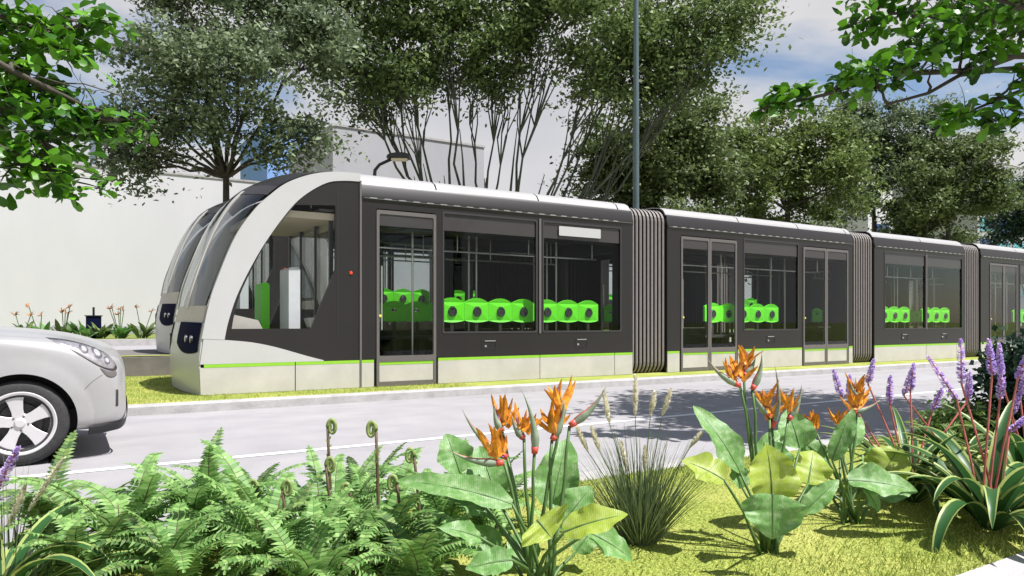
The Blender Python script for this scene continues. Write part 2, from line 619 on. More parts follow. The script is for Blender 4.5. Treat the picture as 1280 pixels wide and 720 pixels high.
def tram_module(root, name, s0, s1, doors, wins, roof_cuts, seats_near, seats_far, poles, sign=None,
                cab=False, flip=None):
    """one articulated section; doors (a, b, leaves), wins (a, b); flip = length for the turned-round rear section"""
    def P(s, t, z):
        if flip is not None:
            return (flip - s, LW - t, z - Z0)
        return (s, t, z - Z0)

    c0 = 2.32 if cab else s0
    # --- side walls with openings
    mb = MB()
    for side in (0, 1):
        fn = (lambda a, c, h: P(a, h, c)) if side == 0 else (lambda a, c, h: P(a, LW - h, c))
        loops = [rect(c0 + .012, s1, ZD, ZC - .30)]
        for a, c, n in doors:
            loops.append(rrect(a, c, ZD + .004, 2.88, .04)[::-1])
        for a, c in wins:
            loops.append(rrect(a, c, ZW0, ZH - .02, .03)[::-1])
        mb.prism(loops, fn, 0.0, .07)
        # rounded dark cantrail above the windows
        prof = [(0, ZC - .30), (-.012, ZC - .27), (-.012, ZC - .22), (.0, ZC - .18), (.018, ZC - .05), (.045, ZC - .002), (.12, ZC - .02), (.09, ZC - .30)]
        rows = [[fn(s, z, t) for t, z in prof] for s in (c0 + .012, s1)]
        mb.grid(rows)
    # end rings
    for e in ([s0, s1] if not cab else [s1]):
        d = .05 if e == s0 else -.05
        lp = [(0, ZB + .1), (LW, ZB + .1), (LW, ZC - .1), (LW - .12, ZC + .02), (LW - .5, ZC + .1), (.5, ZC + .1), (.12, ZC + .02), (0, ZC - .1)]
        hole = [(.55, .4), (.55, 2.5), (2.1, 2.5), (2.1, .4)]
        x0, x1 = (e + .003, e + d) if d > 0 else (e + d, e - .003)
        mb.prism([[(p[0] * .992 + .011, p[1]) for p in lp], hole], lambda a, c, h: P(h, a, c), x0, x1)
    body = mb.build(name, MT['char'], root, smooth=True, sharp=35)
    # --- floor, ceiling
    f = MB()
    f.box(P(c0 + (0 if not cab else -1.6), .1, .33), P(s1, LW - .1, .37))
    f.build('floor', MT['floor'], body)
    f = MB()
    f.box(P(c0 + (0 if not cab else -.6), .10, 2.78), P(s1, LW - .10, 2.82))
    f.build('ceiling', MT['ceil'], body)
    f = MB()
    for t in (.16, LW - .46):
        f.box(P(c0 + .1, t, 2.62), P(s1 - .1, t + .3, 2.775))
    f.build('ceiling_duct', MT['inner'], body)
    # --- skirts and stripe
    edges = [c0 + .01] + [e for d in doors for e in (d[0] - .03, d[1] + .03)] + [s1 - .45] + [s1]
    mids = [0.5 * (wins[i][1] + wins[i + 1][0]) for i in range(len(wins) - 1)]
    cuts = sorted(set([round(e, 3) for e in edges + mids]))
    if cab:
        cuts = [c for c in cuts if c >= 2.32]
    for side in (0, 1):
        fn = (lambda s, t, z: P(s, t, z)) if side == 0 else (lambda s, t, z: P(s, LW - t, z))
        mb = MB()
        mb.box(fn(c0, .03, ZB + .02), fn(s1, .08, ZD))
        mb.build('skirt_backing', MT['gap'], body)
        for i in range(len(cuts) - 1):
            a, c = cuts[i] + .007, cuts[i + 1] - .007
            if any(a >= d[0] - .06 and c <= d[1] + .06 for d in doors) or c - a < .05:
                continue
            mb = MB()
            mb.box(fn(a, -.004, ZB), fn(c, .028, ZG0))
            mb.mi = 1
            mb.box(fn(a, -.005, ZG0), fn(c, .028, ZG1))
            mb.build('skirt_panel', [MT['cream'], MT['lime']], body)
        # --- windows: glass, header panel, slim frame
        for a, c in wins:
            mb = MB()
            mb.box(fn(a + .001, .022, ZW0 + .001), fn(c - .001, .028, ZW1))
            mb.mi = 1
            mb.box(fn(a + .001, .016, ZW1), fn(c - .001, .034, ZH - .021))
            mb.mi = 2
            mb.prism([rrect(a - .018, c + .018, ZW0 - .02, ZH - .002, .03), rrect(a + .012, c - .012, ZW0 + .012, ZH - .035, .03)[::-1]],
                     lambda p, q, h: fn(p, h, q), -.008, .012)
            mb.build('window', [MT['glass'], MT['char2'], MT['trimdark']], body)
        if side == 1:
            for a, c in wins:
                mb = MB()
                if cab and a < 4:
                    a = 4.8
                n_ = int((c - a - .30) / .06)
                zz = [[fn(a + .03 + .06 * k + (.03 if e else 0), .10 + (.025 if e else 0), z_) for k in range(n_) for e in (0, 1)] for z_ in (1.0, 2.6)]
                mb.grid(zz)
                mb.build('window_blind', MT['inner'], body)
        for x in mids:
            mb = MB()
            mb.box(fn(x - .022, -.016, ZW0 - .03), fn(x + .022, -.009, ZH + .02))
            mb.build('mullion', MT['trim'], body)
        # --- doors
        for a, c, n in doors:
            wdt = (c - a) / n
            for k in range(n):
                x0, x1 = a + k * wdt + .004, a + (k + 1) * wdt - .004
                mb = MB()
                fo = lambda p, q, h: fn(p, h, q)
                mb.prism([rrect(x0, x1, ZB, 2.86, .03), rrect(x0 + .045, x1 - .045, .20, .51, .01)[::-1],
                          rrect(x0 + .045, x1 - .045, .60, 2.80, .03)[::-1]], fo, -.014, .03)
                mb.mi = 1
                mb.box(fn(x0 + .046, .0, .601), fn(x1 - .046, .006, 2.62))
                mb.mi = 2
                mb.box(fn(x0 + .046, -.004, .201), fn(x1 - .046, .01, .509))
                mb.mi = 5
                mb.box(fn(x0 + .046, -.007, .462), fn(x1 - .046, -.0045, .508))
                mb.mi = 3
                mb.box(fn(x0 + .046, -.002, 2.62), fn(x1 - .046, .012, 2.799))
                mb.mi = 4
                mb.box(fn(x0 + .10, .05, 1.0), fn(x0 + .12, .07, 2.0))
                mb.build('door', [MT['trim'], MT['clear'], MT['cream'], MT['char2'], MT['alu'], MT['lime']], body)
            mb = MB()
            mb.lathe([(.0, -.026), (.018, -.026), (.022, -.02), (.022, -.012)], 12, 'y', P(a + .06, 0 if side == 0 else LW, 1.22) if side == 0 else P(a + .06, LW + .04, 1.22))
            mb.build('door_button', MT['amber'], body)
        # hatches below the windows
        for a, c in wins[:2]:
            x = .5 * (a + c) - .05
            mb = MB()
            mb.prism([rrect(x - .14, x + .14, .66, .82, .02), rrect(x - .128, x + .128, .672, .808, .02)[::-1]], lambda p, q, h: fn(p, h, q), -.006, .002)
            mb.mi = 1
            mb.box(fn(x - .09, -.01, .80), fn(x + .12, -.0065, .815))
            mb.lathe([(0, -.008), (.02, -.008), (.02, .002)], 10, 'y', fn(x - .07, -.001, .72))
            mb.build('service_hatch', [MT['gap'], MT['alu']], body)
        # sun glints under the roof edge, put in as pale raised dashes
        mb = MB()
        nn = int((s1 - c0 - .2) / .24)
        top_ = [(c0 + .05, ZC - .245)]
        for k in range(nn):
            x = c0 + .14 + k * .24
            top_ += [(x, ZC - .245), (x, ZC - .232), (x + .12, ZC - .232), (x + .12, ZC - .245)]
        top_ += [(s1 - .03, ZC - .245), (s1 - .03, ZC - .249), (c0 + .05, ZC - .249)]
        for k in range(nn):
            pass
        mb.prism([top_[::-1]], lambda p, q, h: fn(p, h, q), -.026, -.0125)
        mb.build('glint_dashes', MT['alu'], body)
        if sign and side == 0:
            mb = MB()
            mb.prism([rrect(sign[0], sign[1], 2.68, 2.85, .015)], lambda p, q, h: fn(p, h, q), -.012, -.009)
            mb.build('destination_blind', MT['white'], body)
    # --- roof panels
    rc = [c0] + roof_cuts + [s1]
    prof = [(.055, ZC - .01), (.07, ZC + .03), (.12, ZC + .10), (.22, ZC + .155), (.45, ZC + .19), (1.325, ZC + .215)]
    full = prof + [(LW - t, z) for t, z in prof[-2::-1]]
    for i in range(len(rc) - 1):
        mb = MB()
        a, c = rc[i] + .014, rc[i + 1] - .014
        rows = [[P(s, t, z) for t, z in full] for s in (a, c)]
        mb.grid(rows)
        mb.grid([[P(s, t, z - .02) for t, z in full] for s in (a, c)])
        for s in (a, c):
            mb.grid([[P(s, t, z) for t, z in full], [P(s, t, z - .02) for t, z in full]])
        mb.build('roof_panel', MT['roof'], body, smooth=True, sharp=30)
    mb = MB()
    rows = [[P(s, t, z - .035) for t, z in full] for s in (c0, s1 - .002)]
    mb.grid(rows)
    mb.build('roof_liner', MT['gap'], body)
    # --- seats
    for x in seats_near:
        o = bpy.data.objects.new('seat', SEAT_ME)
        col.objects.link(o)
        o.parent = body
        o.location = P(x, .17, Z0)
        if flip is not None:
            o.rotation_euler.z = math.pi
    for x in seats_far:
        o = bpy.data.objects.new('seat', SEAT_ME)
        col.objects.link(o)
        o.parent = body
        o.location = P(x, LW - .17, Z0)
        o.rotation_euler.z = math.pi if flip is None else 0
    # --- hand poles and rails
    for x, t in poles:
        mb = MB()
        mb.tube([P(x, t, .37), P(x, t, 2.78)], .02, 8)
        mb.build('hand_pole', MT['alu'], body, smooth=True, sharp=40)
    for t in (.62, LW - .62):
        mb = MB()
        mb.tube([P(c0 + .4, t, 2.35), P(s1 - .4, t, 2.35)], .018, 8)
        for k in range(4):
            x = c0 + .5 + (s1 - c0 - 1.0) * k / 3
            mb.tube([P(x, t, 2.35), P(x, t, 2.78)], .012, 6)
        mb.build('hand_rail', MT['alu'], body, smooth=True, sharp=40)
    return body, P


def cab_front(body, P):
    side_o = [(.06, .13), (.04, .50), (.06, .80), (.09, 1.0), (.16, 1.35), (.25, 1.66), (.50, 2.30), (.77, 2.72), (1.0, 2.96), (1.22, 3.14), (1.55, 3.29), (1.9, 3.37), (2.318, 3.39)]
    cent = [(-.10, .14), (-.13, .50), (-.12, .82), (-.09, 1.02), (-.01, 1.36), (.06, 1.70), (.28, 2.35), (.50, 2.80), (.70, 3.06), (.95, 3.25), (1.35, 3.42), (1.8, 3.475), (2.318, 3.485)]
    SS, CC = smooth_curve(side_o, 6), smooth_curve(cent, 6)
    N = 28

    def nose(v, u, off=0.0):
        i = min(int(v), len(SS) - 2)
        fr = v - i
        ps = [SS[i][j] * (1 - fr) + SS[i + 1][j] * fr for j in (0, 1)]
        pc = [CC[i][j] * (1 - fr) + CC[i + 1][j] * fr for j in (0, 1)]
        k = abs(2 * u - 1) ** 2.4
        s = pc[0] + (ps[0] - pc[0]) * k
        z = pc[1] + (ps[1] - pc[1]) * k
        return P(s - off, .012 + u * (LW - .024), z + off * .3)

    def patch(name, v0, v1, u0, u1, m, off=0.0, nv=None, nu=None, th=.02):
        nv = nv or max(2, int(v1 - v0))
        nu = nu or max(2, int((u1 - u0) * N))
        mb = MB()
        rows = [[nose(v0 + (v1 - v0) * i / nv, u0 + (u1 - u0) * j / nu, off) for j in range(nu + 1)] for i in range(nv + 1)]
        mb.grid(rows)
        if th:
            inn = [[nose(v0 + (v1 - v0) * i / nv, u0 + (u1 - u0) * j / nu, off - th) for j in range(nu + 1)] for i in range(nv + 1)]
            mb.grid(inn)
            mb.grid([rows[0], inn[0]])
            mb.grid([rows[-1], inn[-1]])
            mb.grid([[r[0] for r in rows], [r[0] for r in inn]])
            mb.grid([[r[-1] for r in rows], [r[-1] for r in inn]])
        return mb.build(name, m, body, smooth=True, sharp=40)

    q = 6
    vn = len(SS) - 1
    patch('bumper', 0, 3.35 * q, 0, 1, MT['white'])
    for u0, u1 in ((.02, .36), (.64, .98)):
        # navy lamp panel with a rounded lower edge
        mb = MB()
        rows = []
        for j in range(13):
            uu = u0 + (u1 - u0) * j / 12
            w = (j / 12 if u0 < .5 else 1 - j / 12)
            low = 1.55 + .45 * max(0, abs(w - .35) / .65) ** 2.2
            rows.append([nose((low + (3.34 - low) * i / 8) * q, uu, .012) for i in range(9)])
        mb.grid(rows)
        mb.build('lamp_panel', MT['navy'], body, smooth=True)
        for uu in ((.10, .17) if u0 < .5 else (.90, .83)):
            c = Vector(nose(2.35 * q, uu, .02))
            ax = Vector(P(0, 0, 0)) - Vector(P(1, 0, 0))
            mb = MB()
            mb.tube([c - ax * .03, c + ax * .012], [.055, .055], 16)
            mb.mi = 1
            mb.tube([c + ax * .012, c + ax * .016], [.042, .040], 16)
            mb.build('headlight', [MT['trimdark'], MT['chrome']], body)
    patch('dash_cowl', 3.36 * q, 4.0 * q, .03, .97, MT['dash'], -.004)
    patch('windscreen', 4.0 * q, 8.2 * q, .03, .97, MT['wglass'], -.002, th=0)
    for u in (.30, .70):
        patch('windscreen_strip', 3.9 * q, 8.2 * q, u - .020, u + .020, MT['cream'], .012, nu=2, th=.03)  # pale cream strips raised over the windscreen
    patch('windscreen_frame', 7.9 * q, 8.6 * q, .03, .97, MT['trimdark'], .004)
    patch('roof_cap', 8.6 * q, vn, .03, .97, MT['char'], .0)
    for side in (0, 1):
        fn = (lambda a, c, h: P(a, h, c)) if side == 0 else (lambda a, c, h: P(a, LW - h, c))
        inner = smooth_curve([(.365, .88), (.42, 1.15), (.56, 1.57), (.86, 2.17), (1.22, 2.71), (1.47, 2.98), (1.79, 3.19), (2.05, 3.25), (2.318, 3.265)], 5)
        outer = SS[3 * q - 3:]
        mb = MB()
        mb.prism([outer + inner[::-1]], fn, -.006, .085)
        mb.build('corner_pillar', MT['white'], body)
        low = [(.06, ZB), (2.31, ZB), (2.31, ZG0)] + [(1.68, ZG0), ]
        wedge = smooth_curve([(1.75, .56), (1.5, .63), (1.06, .765), (.72, .84), (.365, .878)], 5)
        skirt = [(1.34, ZB), (2.31, ZB), (2.31, ZG0), (1.34, ZG0)]
        front = [(.06, ZB), (1.326, ZB), (1.326, ZG0), (.045, ZG0)]
        mb = MB()
        for lp in (skirt, front):
            mb.prism([lp], fn, -.004, .028)
        mb.build('skirt_panel', MT['cream'], body)
        mb = MB()
        for lp in ([(1.34, ZG0), (2.31, ZG0), (2.31, ZG1), (1.34, ZG1)], [(.10, ZG0), (1.326, ZG0), (1.326, ZG1), (.10, ZG1)]):
            mb.prism([lp], fn, -.006, .02)
        mb.build('stripe', MT['lime'], body)
        mb = MB()
        mb.prism([[(.05, ZG1 + .002), (1.75, ZG1 + .002)] + wedge + [(.10, .93)]], fn, -.003, .03)
        mb.build('nose_panel', MT['white'], body)
        glass = smooth_curve([(.46, 1.03), (.50, 1.25), (.61, 1.61), (.92, 2.25), (1.14, 2.58), (1.34, 2.83)], 4) + \
            [(1.93, 2.87), (1.93, 1.91), (1.56, 1.03)]
        trimo = [(.10, ZG1 + .004), (2.306, ZG1 + .004), (2.306, 3.255)] + inner[::-1][2:]
        mb = MB()
        mb.prism([trimo, glass[::-1]], fn, .006, .06)
        mb.build('cab_side_panel', MT['char'], body)
        gi = [(a, c) for a, c in glass]
        mb = MB()
        mb.prism([gi], fn, .018, .022)
        mb.build('cab_window', MT['clear'], body)
        mb = MB()
        mb.prism([rect(2.305, 2.335, ZB - .01, 3.28)], fn, -.012, .02)
        mb.build('joint_strip', MT['trim'], body)
        mb = MB()
        mb.prism([rect(1.955, 1.972, ZD + .3, 3.1)], fn, .002, .02)
        mb.build('panel_seam', MT['gap'], body)
        mb = MB()
        mb.lathe([(0, -.012), (.021, -.012), (.026, 0), (.026, .01)], 12, 'y', P(2.17, 0.002 if side == 0 else LW - .002, 1.87))
        mb.build('marker_light', MT['red'], body)
    # cab interior
    mb = MB()
    mb.prism([[(.15, .95), (.95, .95), (.85, 1.15), (.30, 1.28), (.12, 1.25)]], lambda a, c, h: P(a, h, c), .16, LW - .16)
    mb.build('dashboard', MT['dash'], body)
    mb = MB()
    mb.prism([rrect(1.35, 1.52, .4, 1.95, .04)], lambda a, c, h: P(a, h, c), .42, .95)
    mb.build('cab_cabinet', MT['cabgrey'], body)
    mb = MB()
    mb.box(P(1.9, .15, .4), P(1.93, LW - .15, 2.6))
    mb.mi = 1
    for t in (.15, .9, 1.75, LW - .2):
        mb.box(P(1.885, t, .4), P(1.945, t + .05, 2.75))
    mb.build('cab_partition', [MT['clear'], MT['trimdark']], body)
    mb = MB()
    mb.box(P(.9, .12, 2.66), P(2.25, LW - .12, 2.76))
    mb.build('cab_ceiling', MT['beige'], body)
    mb = MB()
    mb.prism([rrect(1.12, 1.24, .95, 1.75, .05)], lambda a, c, h: P(a, h, c), 1.15, 1.65)
    mb.prism([rrect(.75, 1.24, .80, .94, .05)], lambda a, c, h: P(a, h, c), 1.15, 1.65)
    mb.mi = 1
    mb.prism([rrect(.93, 1.05, .37, .80, .02)], lambda a, c, h: P(a, h, c), 1.3, 1.5)
    mb.build('driver_seat', [MT['seat'], MT['trimdark']], body)
    mb = MB()
    mb.box(P(.05, .05, .12), P(2.3, LW - .05, .3))
    mb.build('undercarriage', MT['gap'], body)


def bellows(root, s0, s1):
    n = 9
    prof = rrect(.05, LW - .05, ZB - .04, 3.37, .25, 5)
    small = rrect(.14, LW - .14, ZB + .03, 3.28, .22, 5)
    mb = MB()
    L = (s1 - s0) / n
    rows = []
    k = len(prof)
    vs, fs = [], []
    for i in range(n):
        a = s0 + i * L
        for fr, pr in ((.04, small), (.22, prof), (.5, prof), (.78, prof), (.96, small)):
            sc_ = 1.0
            for (t, z) in pr:
                dt = .012 if fr == .5 else 0
                tt = t + (dt if t > LW / 2 else -dt)
                vs.append((a + L * fr, tt, z - Z0))
    nr = len(vs) // k
    for r in range(nr - 1):
        for j in range(k):
            j2 = (j + 1) % k
            fs.append((r * k + j, r * k + j2, (r + 1) * k + j2, (r + 1) * k + j))
    mb.add(vs, fs)
    for idx in range(len(mb.f)):
        r = idx // k
        if r % 5 == 4 or r % 5 in (0, 3):
            mb.m[idx] = 1  # shade of flanks and valleys put into a darker fold colour
    o = mb.build('bellows', [MT['bellow'], MT['trimdark']], root, recalc=True)
    f = MB()
    f.box((s0 - .02, .5, .33 - Z0), (s1 + .02, LW - .5, .36 - Z0))
    f.build('gangway_floor', MT['floor'], o)
    return o


def seq(a, c, step=.47):
    n = int((c - a) / step + .01)
    return [a + step * (k + .5) for k in range(n)]


def build_tram():
    root = empty('tram', W(0, 0, Z0), TH,
                 'charcoal and white articulated tram with green stripe along the kerb, nearest of two', 'tram', 'two trams side by side')
    m1, P1 = tram_module(
        root, 'cab_section', 0, 7.76, [(2.57, 3.59, 1)], [(3.72, 5.54), (5.68, 7.46)], [3.62, 5.62, 7.44],
        seq(3.74, 5.65) + seq(5.66, 7.2), seq(2.7, 5.1) + seq(5.9, 7.4),
        [(3.62, 1.0), (5.0, 1.5), (5.22, 1.6), (6.6, .9), (7.0, 1.8), (2.55, 1.6)], sign=(6.02, 6.97), cab=True)
    cab_front(m1, P1)
    bellows(root, 7.76, 8.65)
    tram_module(root, 'middle_section', 8.65, 14.79, [(9.03, 10.67, 2), (12.89, 14.60, 2)], [(10.9, 12.72)], [10.8, 12.8, 14.6],
                [10.15, 10.62, 11.1, 11.57, 12.04], seq(12.6, 14.5) + seq(9.0, 9.5),
                [(9.4, 1.2), (10.0, 1.4), (11.3, 1.0), (11.6, 1.7), (12.1, 1.1), (13.4, 1.3), (14.2, 1.5)])
    bellows(root, 14.79, 15.68)
    tram_module(root, 'middle_section', 15.68, 20.04, [], [(16.14, 18.02), (18.10, 19.9)], [17.9],
                seq(16.2, 18.0) + seq(18.2, 19.7), seq(16.6, 17.5) + seq(18.6, 19.9),
                [(16.5, 1.2), (17.4, 1.5), (18.6, 1.1), (19.3, 1.6)])
    bellows(root, 20.04, 20.93)
    tram_module(root, 'middle_section', 20.93, 27.1, [(21.45, 23.1, 2), (25.3, 26.95, 2)], [(23.3, 25.1)], [23.2, 25.2],
                seq(23.3, 25.1), seq(21.3, 22.5) + seq(24, 26), [(21.8, 1.2), (22.6, 1.5), (24.2, 1.1), (26.1, 1.6)])
    bellows(root, 27.1, 27.99)
    m5, P5 = tram_module(root, 'cab_section', 0, 7.76, [(2.57, 3.59, 1)], [(3.72, 5.54), (5.68, 7.46)], [3.62, 5.62, 7.44],
                         seq(3.74, 5.65), seq(5.72, 7.2), [(3.62, 1.0), (5.0, 1.5), (6.6, .9)], cab=True, flip=35.75)
    cab_front(m5, P5)
    return root


tram = build_tram()
tram2 = copy_tree(tram)
tram2.location = W(.25, 4.85, .49)
for o in list(tram2.children_recursive):
    if o.name.startswith('window_blind'):
        bpy.data.objects.remove(o)
tram2['label'] = 'second tram on the raised track bed, mostly hidden behind the nearer tram'

# ------------------------------------------------------------------ car
def build_car():
    T0 = -2.895
    root = empty('parked_car', W(-1.80, T0, 0), TH,
                 'pale silver compact car entering the picture on the road in front of the tram nose', 'car')
    # local: x forward, y left, z up; origin under the front axle
    st = [  # x, bottom, half width, shoulder z, top z
        (.755, .41, .36, .60, .72), (.745, .30, .60, .64, .79), (.70, .25, .76, .70, .87), (.62, .235, .83, .77, .93),
        (.49, .22, .875, .86, .985), (.30, .22, .902, .94, 1.035), (0, .22, .912, .985, 1.075), (-.35, .22, .90, 1.01, 1.10),
        (-.75, .22, .895, 1.03, 1.12), (-1.4, .22, .89, 1.04, 1.12), (-2.2, .22, .89, 1.06, 1.12), (-2.8, .23, .885, 1.08, 1.13),
        (-3.15, .28, .85, 1.06, 1.12), (-3.28, .36, .74, 1.0, 1.08), (-3.32, .45, .5, .92, 1.02)]

    def sect(zb, w, zs, zt):
        h = zs - zb
        pts = [(0, zb), (.55 * w, zb), (.90 * w, zb + .015), (.975 * w, zb + .10 * h), (w * .995, zb + .30 * h), (w, zb + .55 * h),
               (w * .992, zb + .78 * h), (w * .965, zs - .03), (w * .90, zs + .25 * (zt - zs)), (w * .72, zs + .62 * (zt - zs)),
               (w * .42, zs + .90 * (zt - zs)), (0, zt)]
        return pts + [(-y, z) for y, z in pts[-2:0:-1]]

    mb = MB()
    vs, fs = [], []
    k = None
    dense = smooth_curve(st, 4)
    for x, zb, w, zs, zt in dense:
        p = sect(zb, w, zs, zt)
        k = len(p)
        vs += [(x, y, z) for y, z in p]
    nr = len(dense)
    for i in range(nr - 1):
        for j in range(k):
            fs.append((i * k + j, i * k + (j + 1) % k, (i + 1) * k + (j + 1) % k, (i + 1) * k + j))
    fs.append(tuple(range(k)))
    fs.append(tuple((nr - 1) * k + j for j in range(k)))
    mb.add(vs, fs)
    body = mb.build('body', MT['carpaint'], root, smooth=True)
    sub = body.modifiers.new('smooth', 'SUBSURF')
    sub.levels = sub.render_levels = 2
    bpy.context.view_layer.update()
    dg = bpy.context.evaluated_depsgraph_get()
    me = bpy.data.meshes.new_from_object(body.evaluated_get(dg))
    body.modifiers.clear()
    body.data = me
    bm = bmesh.new()
    bm.from_mesh(me)
    bvh = BVHTree.FromBMesh(bm)
    RA = .386
    for ax_ in (0, -2.55):
        def dist(v):
            return math.hypot(v.co.x - ax_, v.co.z - .335)
        dead = [v for v in bm.verts if abs(v.co.y) > .5 and dist(v) < RA - .012 and v.co.z > .1]
        bmesh.ops.delete(bm, geom=dead, context='VERTS')
        rim_e = [e for e in bm.edges if e.is_boundary and all(abs(v.co.x - ax_) < .6 for v in e.verts)]
        for v in {v for e in rim_e for v in e.verts}:
            d_ = dist(v)
            if abs(v.co.y) > .5 and d_ > 1e-4:
                v.co.x = ax_ + (v.co.x - ax_) * RA / d_
                v.co.z = .335 + (v.co.z - .335) * RA / d_
        for v in bm.verts:
            d_ = dist(v)
            if abs(v.co.y) > .8 and RA - .001 <= d_ < RA + .11:
                v.co.y += math.copysign(.020 * (1 - (d_ - RA) / .11) ** .6, v.co.y)
        ext = bmesh.ops.extrude_edge_only(bm, edges=rim_e)['geom']
        for v in [q for q in ext if isinstance(q, bmesh.types.BMVert)]:
            v.co.y -= math.copysign(.05, v.co.y)
    bm.to_mesh(me)
    bm.free()
    me.polygons.foreach_set('use_smooth', [True] * len(me.polygons))
    me.set_sharp_from_angle(angle=R(50))

    def proj_patch(name, outline, m, side, off, ang=0.0, n=26):
        """outline in (x, z) laid onto the body surface from the side (turned by ang towards the nose)"""
        ys = -1 if side == 'r' else 1
        d = Vector((-math.sin(ang), -ys * math.cos(ang), 0))
        xs = [p[0] for p in outline]
        zs = [p[1] for p in outline]

        def inside(x, z):
            c = False
            for i in range(len(outline)):
                (x0, z0), (x1, z1) = outline[i], outline[i - 1]
                if (z0 > z) != (z1 > z) and x < (x1 - x0) * (z - z0) / (z1 - z0) + x0:
                    c = not c
            return c
        cx, cz = sum(xs) / len(xs), sum(zs) / len(zs)
        rows = []
        for r in range(9):
            f = r / 8
            row = []
            for (x, z) in outline + outline[:1]:
                px, pz = cx + (x - cx) * f, cz + (z - cz) * f
                o = Vector((px, ys * .80, pz)) - d * 2.0
                hit = bvh.ray_cast(o, d)
                p = hit[0] if hit[0] else o + d * 2.0
                nn = hit[1] if hit[0] else -d
                if nn.dot(d) > 0:
                    nn = -nn
                row.append(p + nn * (off if f < .99 else off * .3))
            rows.append(row)
        b = MB()
        b.grid(rows)
        return b.build(name, m, body, smooth=True, recalc=False), rows

    for sd in ('r', 'l'):
        head = smooth_curve([(.20, .985), (.36, .965), (.52, .915), (.64, .85), (.69, .775), (.67, .735), (.60, .735), (.50, .775), (.36, .865), (.24, .945), (.20, .985)], 4)[:-1]
        cxh, czh = .46, .86
        proj_patch('headlight_surround', [(cxh + (x - cxh) * 1.05, czh + (z - czh) * 1.12) for x, z in head], MT['trimdark'], sd, .004, R(25))
        hl, rows = proj_patch('headlight', head, MT['chrome'], sd, .007, R(25))
        hl2, _ = proj_patch('headlight_lens', head, MT['lampglass'], sd, .016, R(25))
        hl2.parent = hl
        for cx_, cz_, r_ in ((.53, .865, .052), (.42, .90, .040), (.60, .80, .035)):
            circ = [(cx_ + r_ * math.cos(w), cz_ + r_ * math.sin(w)) for w in [2 * math.pi * k / 18 for k in range(18)]]
            o_, _ = proj_patch('reflector_bowl', circ, MT['trim'], sd, .010, R(25))
            o_.parent = hl
            circ = [(cx_ + .6 * r_ * math.cos(w), cz_ + .6 * r_ * math.sin(w)) for w in [2 * math.pi * k / 18 for k in range(18)]]
            o_, _ = proj_patch('lamp_bulb', circ, MT['white'], sd, .013, R(25))
            o_.parent = hl
        turn = smooth_curve([(.52, .745), (.60, .715), (.67, .715), (.675, .68), (.63, .662), (.57, .68), (.52, .745)], 4)[:-1]
        proj_patch('turn_lamp', turn, MT['trim'], sd, .007, R(25))
        proj_patch('front_reflector', [(.655, .42), (.68, .42), (.68, .56), (.655, .56)], MT['trimdark'], sd, .006, R(25))
        # shut lines of wing and doors
        for ln in ([(.56, .69), (.48, .63), (.41, .545), (.375, .47)], [(.20, .992), (-.05, 1.01), (-.35, 1.035), (-.6, 1.05)], [(-.62, .30), (-.60, .6), (-.62, 1.0)], [(-1.62, .30), (-1.62, 1.0)]):
            pts = smooth_curve(ln, 6)
            rib = [(x - .003, z) for x, z in pts] + [(x + .003, z) for x, z in pts[::-1]]
            b = MB()
            ys = -1 if sd == 'r' else 1
            rws = []
            for dx in (-.003, .003):
                rw = []
                for x, z in pts:
                    hit = bvh.ray_cast(Vector((x + dx, ys * 2, z)), Vector((0, -ys, 0)))
                    rw.append((hit[0] + hit[1] * .0015) if hit[0] else Vector((x, ys * .88, z)))
                rws.append(rw)
            b.grid(rws)
            b.build('shut_line', MT['trim'], body, recalc=False)
    # grille, lower lip, plate recess
    b = MB()
    b.prism([rrect(-.42, .42, .50, .60, .04)], lambda a, c, h: (h, a, c), .70, .758)
    b.build('grille', MT['black'], body)
    b = MB()
    pts = []
    for x, zb, w, zs, zt in dense:
        if x > .42:
            pts.append((x, w * .96, zb))
    pts = pts[::-1]
    loop = [(x + .006, -y, z) for x, y, z in pts] + [(x + .006, y, z) for x, y, z in pts[::-1]]
    rows = [[(x, y * .97, z - .02) for x, y, z in loop], [(x + .004, y, z + .012) for x, y, z in loop], [(x + .008, y * 1.005, z + .05) for x, y, z in loop]]
    b.grid(rows)
    b.build('bumper_lip', MT['black'], body, smooth=True)
    # dark wheel housings
    for x in (0, -2.55):
        for ys in (-1, 1):
            b = MB()
            b.lathe([(.0, ys * .55), (.384, ys * .55), (.384, ys * .86)], 40, 'y', (x, 0, .335))
            b.build('wheel_housing', MT['black'], body, recalc=False)
    # cabin
    b = MB()
    cab = [(-.55, 1.09, .80, 1.10), (-1.05, 1.08, .78, 1.40), (-1.35, 1.07, .74, 1.575), (-1.9, 1.07, .71, 1.615), (-2.6, 1.09, .69, 1.60),
           (-3.0, 1.10, .68, 1.54), (-3.2, 1.10, .70, 1.12)]
    vs, fs = [], []
    cd = smooth_curve(cab, 4)
    for x, zb, w, zt in cd:
        h = zt - zb
        p = [(-.83 if w > .5 else -w, zb - .06), (-w - .03, zb + .25 * h), (-w + .04, zb + .8 * h), (-w * .82, zb + .96 * h), (0, zt),
             (w * .82, zb + .96 * h), (w - .04, zb + .8 * h), (w + .03, zb + .25 * h), (.83, zb - .06)]
        vs += [(x, y, z) for y, z in p]
    nr, k = len(cd), 9
    for i in range(nr - 1):
        for j in range(k - 1):
            fs.append((i * k + j, i * k + j + 1, (i + 1) * k + j + 1, (i + 1) * k + j))
    b.add(vs, fs)
    for idx in range(len(b.f)):
        i, j = idx // (k - 1), idx % (k - 1)
        if (j in (1, 6) and 5 < i < 21 and i not in (13,)) or (i < 8 and j in (2, 3, 4, 5)) or (i > 20 and j in (2, 3, 4, 5)):
            b.m[idx] = 1
    b.build('cabin', [MT['carpaint'], MT['navy']], root, smooth=True, sharp=35)
